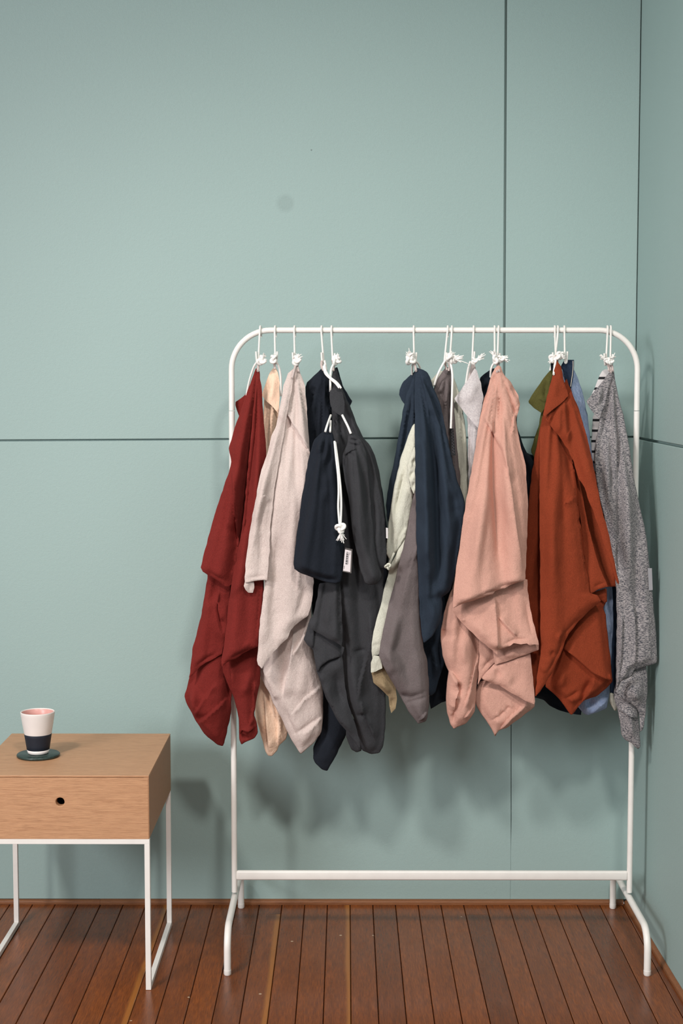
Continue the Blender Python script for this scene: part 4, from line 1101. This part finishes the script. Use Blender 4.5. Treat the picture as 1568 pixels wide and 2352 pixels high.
# ---------- light heather
g_ = garment('heather_jersey_top', 1088, 842, 'light heather grey jersey top with a folded corner left of the pink garment', 'garment', group=GG)
cloth('body', g_, M_heat, arr(1088,848, 1078,880, 1072,940, 1074,1000, 1075,1100, 1080,1180, 1100,1200, 1115,1100, 1112,960, 1100,870), -0.272, bulge=10, back=8, rim=16, folds=(('r', -5, 3, 1082,950, 1080,1030, 1080,1110), ('r', 4, 4, 1087,960, 1086,1060)))
cloth('folded_corner', g_, M_heat, arr(1090,846, 1078,866, 1060,893, 1043,917, 1060,940, 1080,964, 1098,985, 1103,950, 1110,915, 1106,890, 1100,868, 1095,851), -0.310, 'sheet', bulge=8, rim=22, folds=(('r', -1.5, 2.5, 1050,916, 1098,976), ('r', 3, 12, 1090,870, 1075,930)))
cord('cord_strand', g_, [(1080, 830, -0.278), (1076, 842, -0.274), (1073, 858, -0.268), (1069, 884, -0.258)], 0.0026, follow=False)
cloth('hanging_tape', g_, M_loop, arr(1081,836, 1087,833, 1092,846, 1086,858, 1077,874, 1071,884, 1076,862), -0.270, 'sheet', bulge=3, rim=6, step=3)
knot(g_, 1089, 829, -0.284, 6.5, ((16, -7, 7), (20, -12, 7)))

# ---------- midnight navy behind the pink one
g_ = garment('midnight_navy_shirt', 1134, 842, 'midnight navy garment mostly hidden behind the dusty pink one', 'garment', group=GG)
cloth('body', g_, M_nav2, arr(1128,846, 1112,858, 1101,869, 1096,930, 1060,1150, 1010,1350, 990,1500, 985,1632, 1018,1611, 1060,1606, 1120,1600, 1228,1602, 1250,1609, 1265,1624, 1295,1635, 1323,1642, 1335,1642, 1345,1560, 1330,1350, 1290,1150, 1252,1052, 1212,1042, 1200,1022, 1185,970, 1191,909, 1172,880, 1153,856, 1140,846), -0.215, bulge=14, back=10, rim=30, fan=(1136, 842, 4, 18))

# ---------- dusty pink
g_ = garment('pink_cotton_shirt', 1144, 842, 'dusty pink cotton garment with stepped hems hanging right of centre', 'garment', group=GG)
cloth('back_layer', g_, M_pink, arr(1060,1230, 1040,1330, 1060,1420, 1110,1480, 1094,1560, 1150,1560, 1226,1560, 1217,1503, 1212,1366, 1200,1300, 1190,1200), -0.300, bulge=8, back=8, rim=30)
cloth('left_leg', g_, M_pink, arr(1056,1260, 1046,1296, 1039,1350, 1033,1362, 1021,1401, 1012,1443, 1011,1468, 1015,1501, 1025,1534, 1030,1543, 1025,1575, 1023,1609, 1028,1642, 1033,1663, 1042,1674, 1053,1668, 1070,1662, 1081,1648, 1089,1634, 1091,1622, 1094,1580, 1100,1530, 1101,1470, 1085,1420, 1080,1300), -0.335, bulge=24, back=14, rim=36,
      folds=(('s', 10, 14, 1042,1640, 1044,1600, 1052,1585, 1048,1560, 1038,1545, 1027,1535), ('r', -6, 5, 1046,1562, 1052,1578, 1046,1596), ('r', -3, 2.6, 1040,1668, 1042,1630, 1044,1595), ('s', 6, 12, 1098,1500, 1088,1530, 1078,1580, 1062,1625), ('r', -5, 8, 1018,1440, 1026,1470), ('r', 4, 10, 1060,1450, 1062,1530), ('s', 5, 8, 1090,1610, 1078,1630, 1064,1646), ('r', 2, 2, 1028,1610, 1042,1620), ('r', 2, 2, 1028,1630, 1042,1640), ('r', 2, 2, 1042,1600, 1054,1596), ('s', 6, 8, 1032,1362, 1026,1400, 1020,1440)), fan=(1080, 1100, 2.4, 18))
cloth('right_leg_inner', g_, M_pink, arr(1100,1560, 1090,1600, 1092,1618, 1103,1638, 1121,1662, 1131,1681, 1137,1691, 1141,1684, 1146,1678, 1166,1670, 1190,1652, 1215,1634, 1228,1623, 1227,1612, 1215,1590, 1160,1570), -0.318, bulge=14, back=10, rim=26, key=[(1560, -0.318), (1700, -0.322)],
      folds=(('s', 9, 12, 1210,1608, 1190,1628, 1170,1646, 1155,1664, 1146,1680), ('r', -2.5, 2.5, 1120,1658, 1150,1638, 1178,1610), ('r', 2, 3, 1165,1612, 1178,1624), ('r', 2, 3, 1152,1622, 1164,1636), ('r', 2, 3, 1138,1632, 1148,1648)))
cloth('right_leg', g_, M_pink, arr(1135,1525, 1120,1540, 1107,1556, 1108,1560, 1125,1567, 1138,1572, 1143,1572, 1175,1592, 1207,1610, 1226,1617, 1228,1610, 1226,1585, 1224,1559, 1220,1520, 1217,1500, 1180,1508), -0.345, 'sheet', bulge=10, rim=28, folds=(('r', 3, 14, 1140,1540, 1180,1570), ('r', -2, 4, 1135,1535, 1150,1555)), lean=(1540, 1615, 6))
cloth('middle_inside', g_, M_pink, arr(1099,1466, 1100,1510, 1098,1560, 1096,1572, 1104,1558, 1114,1545, 1125,1531, 1136,1521, 1143,1513, 1143,1503, 1120,1484), -0.335, 'sheet', bulge=4, rim=14, lean=(1480, 1570, 5), folds=(('r', -2.5, 2.5, 1100,1545, 1120,1522, 1140,1508),))
cloth('rear_hem', g_, M_pink, arr(1130,1480, 1136,1526, 1160,1520, 1195,1508, 1236,1493, 1237,1480, 1200,1470), -0.350, 'sheet', bulge=5, rim=16, folds=(('r', 2.5, 6, 1150,1505, 1190,1500),))
cloth('middle_flap', g_, M_pink, arr(1210,1330, 1120,1350, 1045,1385, 1038,1402, 1046,1414, 1058,1428, 1080,1450, 1099,1468, 1122,1487, 1143,1504, 1144,1490, 1158,1489, 1168,1484, 1178,1476, 1195,1479, 1208,1477, 1218,1484, 1224,1479, 1237,1481, 1236,1472, 1232,1459, 1222,1418, 1213,1375), -0.368, 'sheet', bulge=12, rim=34,
      folds=(('s', 8, 22, 1143,1500, 1140,1440, 1135,1365), ('s', 7, 10, 1142,1415, 1165,1440, 1186,1462), ('r', -2.5, 3, 1205,1375, 1214,1420, 1220,1456, 1204,1460), ('r', 3, 2.4, 1060,1427, 1068,1420), ('r', -2.5, 2.5, 1150,1480, 1180,1468, 1215,1466), ('r', 3, 12, 1090,1420, 1120,1470)), lean=(1380, 1500, 8), wav=2.2)
cloth('upper_front', g_, M_pink, arr(1144,839, 1137,845, 1130,856, 1123,881, 1112,915, 1105,947, 1098,984, 1093,1020, 1086,1062, 1071,1143, 1062,1196, 1054,1259, 1047,1300, 1041,1355, 1039,1398, 1044,1394, 1054,1389, 1089,1378, 1110,1371, 1132,1364, 1137,1358, 1160,1351, 1178,1340, 1204,1332, 1206,1320, 1208,1268, 1212,1170, 1207,1071, 1199,1040, 1190,1000, 1184,964, 1189,944, 1193,927, 1190,908, 1172,878, 1154,856, 1149,841), -0.388, 'sheet', bulge=22, rim=40,
      folds=(('s', 9, 14, 1106,952, 1133,998, 1150,1030, 1158,1060, 1166,1110), ('r', -12, 6, 1142,870, 1136,940, 1132,1020, 1134,1120, 1140,1220, 1146,1320), ('r', 9, 9, 1152,900, 1152,1020, 1158,1130, 1170,1240), ('r', -6, 4, 1150,860, 1152,930, 1160,1000, 1164,1090), ('r', -4, 3, 1136,850, 1134,900), ('s', 6, 10, 1200,1310, 1186,1230, 1176,1160, 1166,1080), ('r', 5, 16, 1110,1100, 1095,1250, 1090,1350), ('s', 5, 10, 1192,925, 1180,950, 1172,1000), ('r', -5, 7, 1176,880, 1186,920), ('r', -2, 2.5, 1044,1388, 1132,1356, 1202,1326)), fan=(1144, 838, 2.4, 18), lean=(1250, 1390, 9))
cord('cord_strand', g_, [(1139, 830, -0.280), (1131, 838, -0.276), (1127, 850, -0.272), (1126, 866, -0.262)], follow=False)
knot(g_, 1138, 826, -0.285, 8.5, ((-7, -19, 8), (-4, -16, 6)))
knot(g_, 1150, 824, -0.284, 7, ((14, -4, 9), (17, 3, 8)))
cord('hanging_loop', g_, [(1143, 830, -0.277), (1144, 840, -0.276), (1146, 852, -0.280)], 0.0026, M_loop)
cord('hanging_loop', g_, [(1139, 828, -0.277), (1141, 842, -0.276), (1141, 854, -0.282)], 0.0022, M_loop)

# ---------- olive
g_ = garment('olive_cotton_shirt', 1268, 844, 'olive green garment peeking out left of the rust one', 'garment', group=GG)
cloth('body', g_, M_olive, arr(1268,846, 1256,890, 1246,930, 1242,948, 1236,979, 1224,1015, 1218,1036, 1230,1060, 1235,1200, 1300,1200, 1310,1000, 1290,880, 1276,848), -0.248, bulge=6, back=6, rim=18, fan=(1270, 842, 0.8, 20))
cloth('folded_corner', g_, M_olive, arr(1268,846, 1260,854, 1245,874, 1228,898, 1213,922, 1214,927, 1228,938, 1243,948, 1256,930, 1266,890, 1272,860), -0.296, 'sheet', bulge=6, rim=18, folds=(('r', 4, 4, 1264,860, 1254,910), ('r', -4, 3, 1258,870, 1250,920), ('s', 3, 6, 1236,915, 1252,925)))
cord('cord_strand', g_, [(1268, 836, -0.270), (1265, 842, -0.268), (1263, 850, -0.266)], 0.0024)
cord('hanging_loop', g_, [(1268, 826, -0.277), (1267, 838, -0.272), (1268, 850, -0.272)], 0.003, M_nav2)

# ---------- chambray with denim waistband
g_ = garment('chambray_trousers', 1300, 828, 'light blue chambray garment with dark denim waistband behind the rust one', 'garment', -0.268, GG)
cloth('body', g_, M_chamb, arr(1300,836, 1318,850, 1327,869, 1338,904, 1350,961, 1359,1040, 1375,1150, 1395,1260, 1405,1349, 1408,1400, 1408,1447, 1406,1475, 1402,1560, 1397,1609, 1393,1627, 1373,1635, 1350,1643, 1340,1640, 1326,1622, 1310,1560, 1300,1300, 1290,1000, 1285,860), -0.272, bulge=14, back=10, rim=24,
      folds=(('s', 7, 14, 1394,1600, 1370,1615, 1352,1640), ('r', -5, 6, 1360,1600, 1344,1625), ('r', -4, 4, 1398,1350, 1402,1440), ('r', 4, 5, 1396,1380, 1398,1470), ('r', -3, 3, 1400,1455, 1407,1455)), fan=(1306, 800, 2, 18))
cloth('waistband', g_, M_denim, arr(1296,827, 1308,826, 1318,826, 1318,840, 1316,867, 1312,892, 1304,884, 1294,858, 1287,842), -0.280, 'sheet', bulge=6, rim=14, folds=(('r', -3, 3, 1300,836, 1304,870), ('r', -1.5, 1.6, 1297,831, 1317,829.5)))
cord('stitching', g_, [(1315.5, 829, -0.2905), (1315.5, 846, -0.2905), (1313, 868, -0.2905), (1310, 888, -0.291)], 0.0007, plain('ecru_thread', (220, 208, 190), 0.8), 5)
cloth('dark_turn_up', g_, M_denim, arr(1392,1300, 1412,1290, 1422,1400, 1424,1500, 1420,1600, 1410,1616, 1400,1600, 1396,1480), -0.2565, bulge=6, back=5, rim=10)  # dark strip standing in for the shadow between chambray and grey marl

# ---------- rust
g_ = garment('rust_cotton_jacket', 1279, 836, 'rust orange cotton garment with a folded collar and open lapel', 'garment', group=GG)
cloth('left_under', g_, M_rust, arr(1276,850, 1258,904, 1237,995, 1223,1071, 1214,1141, 1206,1250, 1202,1332, 1210,1420, 1218,1500, 1222,1560, 1228,1600, 1240,1590, 1260,1540, 1290,1400, 1300,1200, 1300,1000), -0.315, bulge=14, back=10, rim=26, folds=(('r', -5, 6, 1238,1200, 1236,1350, 1238,1460),), fan=(1280, 840, 1.5, 20))
cloth('right_leg', g_, M_rust, arr(1330,1380, 1393,1372, 1391,1385, 1385,1395, 1391,1414, 1397,1468, 1404,1533, 1407,1563, 1395,1579, 1373,1598, 1339,1610, 1321,1633, 1311,1643, 1298,1625, 1287,1609, 1265,1588, 1250,1576, 1270,1530, 1300,1440), -0.318, bulge=20, back=12, rim=32,
      folds=(('S', 12, 26, 1296,1490, 1317,1505, 1356,1540, 1407,1564), ('s', 9, 12, 1358,1544, 1356,1566, 1338,1605, 1313,1642), ('r', -5, 5, 1350,1552, 1348,1572, 1330,1606), ('r', -2.5, 2.5, 1290,1606, 1312,1594, 1332,1580), ('s', 5, 7, 1392,1545, 1398,1558, 1405,1565), ('r', 2, 2.5, 1305,1598, 1314,1612), ('r', 4, 12, 1290,1530, 1280,1580)))
cloth('right_front', g_, M_rust, arr(1300,870, 1309,892, 1327,936, 1341,984, 1350,1013, 1365,1087, 1382,1173, 1395,1217, 1408,1282, 1421,1337, 1420,1347, 1408,1348, 1396,1346, 1360,1352, 1335,1250, 1318,1150, 1300,1040, 1285,960, 1285,900), -0.302, 'sheet', bulge=12, rim=18, folds=(('r', 4, 8, 1320,960, 1360,1110, 1395,1270), ('s', 6, 8, 1418,1340, 1390,1250, 1366,1170)), lean=(1200, 1350, 6))
cloth('inner_placket', g_, M_rust, arr(1320,1070, 1330,1100, 1345,1180, 1358,1240, 1375,1300, 1388,1330, 1396,1347, 1375,1353, 1353,1365, 1345,1300, 1335,1200, 1322,1130), -0.338, 'sheet', bulge=8, rim=14, folds=(('r', -2, 2.4, 1358,1350, 1392,1336), ('r', -4, 5, 1330,1130, 1346,1240, 1356,1340)), lean=(1200, 1365, 8))
cloth('hem_fold', g_, M_rust, arr(1350,1362, 1372,1356, 1392,1350, 1393,1372, 1394,1382, 1388,1386, 1380,1380, 1366,1372), -0.330, bulge=7, back=6, rim=10)
cloth('front', g_, M_rust, arr(1279,830, 1272,850, 1264,885, 1256,912, 1247,953, 1240,1000, 1238,1100, 1238,1200, 1240,1300, 1240,1400, 1240,1450, 1242,1500, 1232,1560, 1229,1599, 1240,1588, 1254,1566, 1270,1540, 1282,1512, 1292,1490, 1297,1474, 1307,1454, 1330,1425, 1355,1402, 1379,1380, 1372,1366, 1354,1362, 1346,1300, 1338,1230, 1331,1190, 1325,1120, 1321,1080, 1310,1040, 1292,1010, 1300,960, 1298,890, 1288,842), -0.362, 'sheet', bulge=20, rim=36,
      folds=(('s', -9, 12, 1290,1010, 1316,1060, 1322,1130, 1330,1200, 1342,1300, 1352,1360), ('r', -7, 7, 1283,990, 1306,1050, 1314,1120), ('r', 5, 14, 1262,1050, 1262,1250, 1268,1400), ('r', -3, 9, 1290,1080, 1296,1240), ('s', 5, 9, 1316,1140, 1302,1150, 1292,1156), ('r', -2.5, 2.5, 1236,1580, 1262,1534, 1282,1495, 1298,1452, 1345,1404), ('r', 3, 4, 1292,1446, 1280,1460, 1284,1478), ('r', -3, 3, 1270,1490, 1262,1510), ('s', 4, 9, 1244,1505, 1238,1530, 1246,1545)), fan=(1280, 836, 2.0, 16), lean=(1350, 1600, 6))
cloth('lapel', g_, M_rust, arr(1246,954, 1262,975, 1285,1005, 1305,1035, 1318,1064, 1330,1100, 1342,1120, 1352,1150, 1362,1175, 1380,1230, 1400,1290, 1415,1335, 1419,1343, 1421,1336, 1408,1282, 1395,1217, 1382,1173, 1365,1087, 1350,1013, 1341,984, 1327,936, 1311,898, 1304,905, 1290,918, 1270,934), -0.378, 'sheet', bulge=12, rim=26,
      folds=(('r', 4, 14, 1300,950, 1330,1040, 1365,1140), ('s', 4, 9, 1312,975, 1300,1000, 1296,1020)), lean=(1000, 1340, 7), fan=(1290, 860, 1.4, 16))
cloth('collar', g_, M_rust, arr(1279,828, 1275,842, 1270,858, 1258,904, 1247,952, 1250,957, 1262,947, 1280,932, 1296,920, 1304,910, 1303,902, 1296,880, 1288,850, 1283,836), -0.415, 'sheet', bulge=9, rim=20, folds=(('r', 3, 10, 1278,860, 1264,920), ('s', 4, 6, 1300,895, 1288,862, 1284,845)), lean=(870, 955, 9))
cord('cord_strand', g_, [(1276, 826, -0.286), (1274, 838, -0.292), (1272, 850, -0.296), (1271, 860, -0.296)], 0.0026)
knot(g_, 1283, 818, -0.286, 8, ((10, -2, 8), (12, 4, 6)))
knot(g_, 1270, 823, -0.284, 8, ((-8, 9, 7), (-10, 4, 5)))
knot(g_, 1291, 816, -0.282, 6.5)
cord('hanging_loop', g_, [(1277, 816, -0.282), (1278, 830, -0.282), (1280, 844, -0.284)], 0.0028, M_rust)

# ---------- striped
g_ = garment('striped_jersey_top', 1392, 844, 'black and white striped top showing left of the grey marl garment', 'garment', group=GG)
cloth('upper_edge', g_, M_stripe, arr(1390,848, 1383,852, 1377,862, 1366,890, 1355,913, 1366,916, 1385,890, 1400,860, 1402,848), -0.262, 'sheet', bulge=4, rim=10)
cloth('body', g_, M_stripe, arr(1362,955, 1359,970, 1358,1010, 1354,1060, 1362,1150, 1380,1240, 1400,1240, 1410,1100, 1395,960, 1378,930), -0.258, bulge=10, back=8, rim=18)
cloth('hem', g_, M_sage, arr(1400,1590, 1400,1610, 1404,1622, 1410,1632, 1416,1633, 1422,1600), -0.2575, bulge=4, back=3, rim=8)

# ---------- grey marl
g_ = garment('grey_marl_top', 1404, 842, 'grey marl jersey garment, rightmost on the rail, beside the corner', 'garment', group=GG)
cloth('tail', g_, M_marl, arr(1416,1560, 1408,1590, 1410,1605, 1417,1627, 1423,1655, 1426,1685, 1434,1699, 1449,1707, 1458,1716, 1465,1721, 1470,1716, 1469,1690, 1466,1640, 1470,1600, 1460,1550), -0.292, bulge=12, back=10, rim=22, folds=(('s', 7, 10, 1418,1628, 1440,1640, 1466,1650), ('r', 4, 8, 1440,1620, 1452,1700)))
cloth('lower_layer', g_, M_marl, arr(1440,1520, 1424,1570, 1420,1590, 1424,1602, 1440,1612, 1462,1624, 1468,1640, 1470,1682, 1477,1676, 1481,1650, 1484,1629, 1486,1590, 1486,1544, 1482,1520), -0.305, bulge=12, back=8, rim=20, folds=(('r', -6, 5, 1476,1632, 1473,1670), ('r', 4, 8, 1450,1570, 1462,1610), ('S', 6, 14, 1466,1640, 1464,1626, 1440,1614, 1422,1600)))
cloth('body', g_, M_marl, arr(1404,846, 1398,870, 1388,920, 1377,962, 1370,1000, 1364,1054, 1372,1120, 1390,1200, 1412,1300, 1416,1400, 1415,1500, 1414,1588, 1420,1577, 1426,1564, 1438,1559, 1450,1553, 1455,1538, 1470,1534, 1484,1530, 1497,1527, 1510,1520, 1506,1447, 1500,1390, 1497,1355, 1491,1303, 1486,1249, 1477,1195, 1467,1152, 1456,1104, 1449,1054, 1441,1000, 1433,961, 1421,915, 1412,867, 1408,847), -0.322, bulge=20, back=12, rim=34,
      folds=(('r', -7, 5, 1398,880, 1388,1000, 1381,1100, 1382,1150), ('r', -7, 5, 1404,880, 1402,1010, 1404,1100, 1408,1180, 1412,1240), ('r', -8, 5, 1409,860, 1416,1000, 1417,1120, 1420,1240, 1421,1330), ('r', 5, 7, 1393,960, 1388,1060, 1394,1140), ('r', 5, 5, 1411,960, 1410,1100), ('r', 5, 12, 1432,1060, 1440,1200, 1446,1330), ('r', -5, 9, 1455,1130, 1462,1260, 1458,1380, 1456,1530), ('r', -5, 5, 1418,1240, 1419,1330), ('s', 6, 14, 1455,1536, 1456,1450, 1452,1380), ('s', 6, 8, 1417,1590, 1424,1500, 1428,1400)), fan=(1406, 840, 1.4, 26))
cloth('folded_corner', g_, M_marl, arr(1403,848, 1396,858, 1384,875, 1364,900, 1346,922, 1350,930, 1355,940, 1366,953, 1377,962, 1388,930, 1398,890, 1406,858), -0.345, 'sheet', bulge=6, rim=18, folds=(('r', -4, 4, 1390,880, 1380,940), ('r', 3, 5, 1382,890, 1368,935)))
cloth('hem_curl', g_, M_marl, arr(1450,1553, 1438,1559, 1426,1565, 1420,1576, 1414,1588, 1418,1592, 1424,1602, 1424,1592, 1427,1580, 1436,1570, 1450,1562), -0.345, 'sheet', bulge=5, rim=7, step=3)
knot(g_, 1394, 828, -0.284, 6, ((-14, -12, 5), (-16, -8, 4), (14, -8, 4)))
knot(g_, 1402, 830, -0.283, 6, ((8, -13, 5),))
for (a, b_) in (((1393, 832), (1398, 852)), ((1397, 833), (1403, 856)), ((1403, 834), (1407, 852))):
    cord('hanging_loop', g_, [(a[0], a[1], -0.276), ((a[0] + b_[0]) / 2 + 1, (a[1] + b_[1]) / 2, -0.273), (b_[0], b_[1], -0.278)], 0.0024, M_loop)
card('swing_ticket', g_, [(1487, 1305), (1490, 1356), (1498.5, 1355), (1496.5, 1305)], plain('grey_swing_ticket', (150, 148, 152), 0.4))

# ------------------------------------------------------------------ hang everything, back to front
for Yq, n_, sd_, a_, k_ in sorted(QUEUE, key=lambda q: (-q[0], q[1])): build_cloth(sd_, *a_, **k_)
for fn_, a_, k_ in POST: fn_(*a_, **k_)
for o_ in scene.objects:
    if 'y' in o_.keys(): del o_['y']
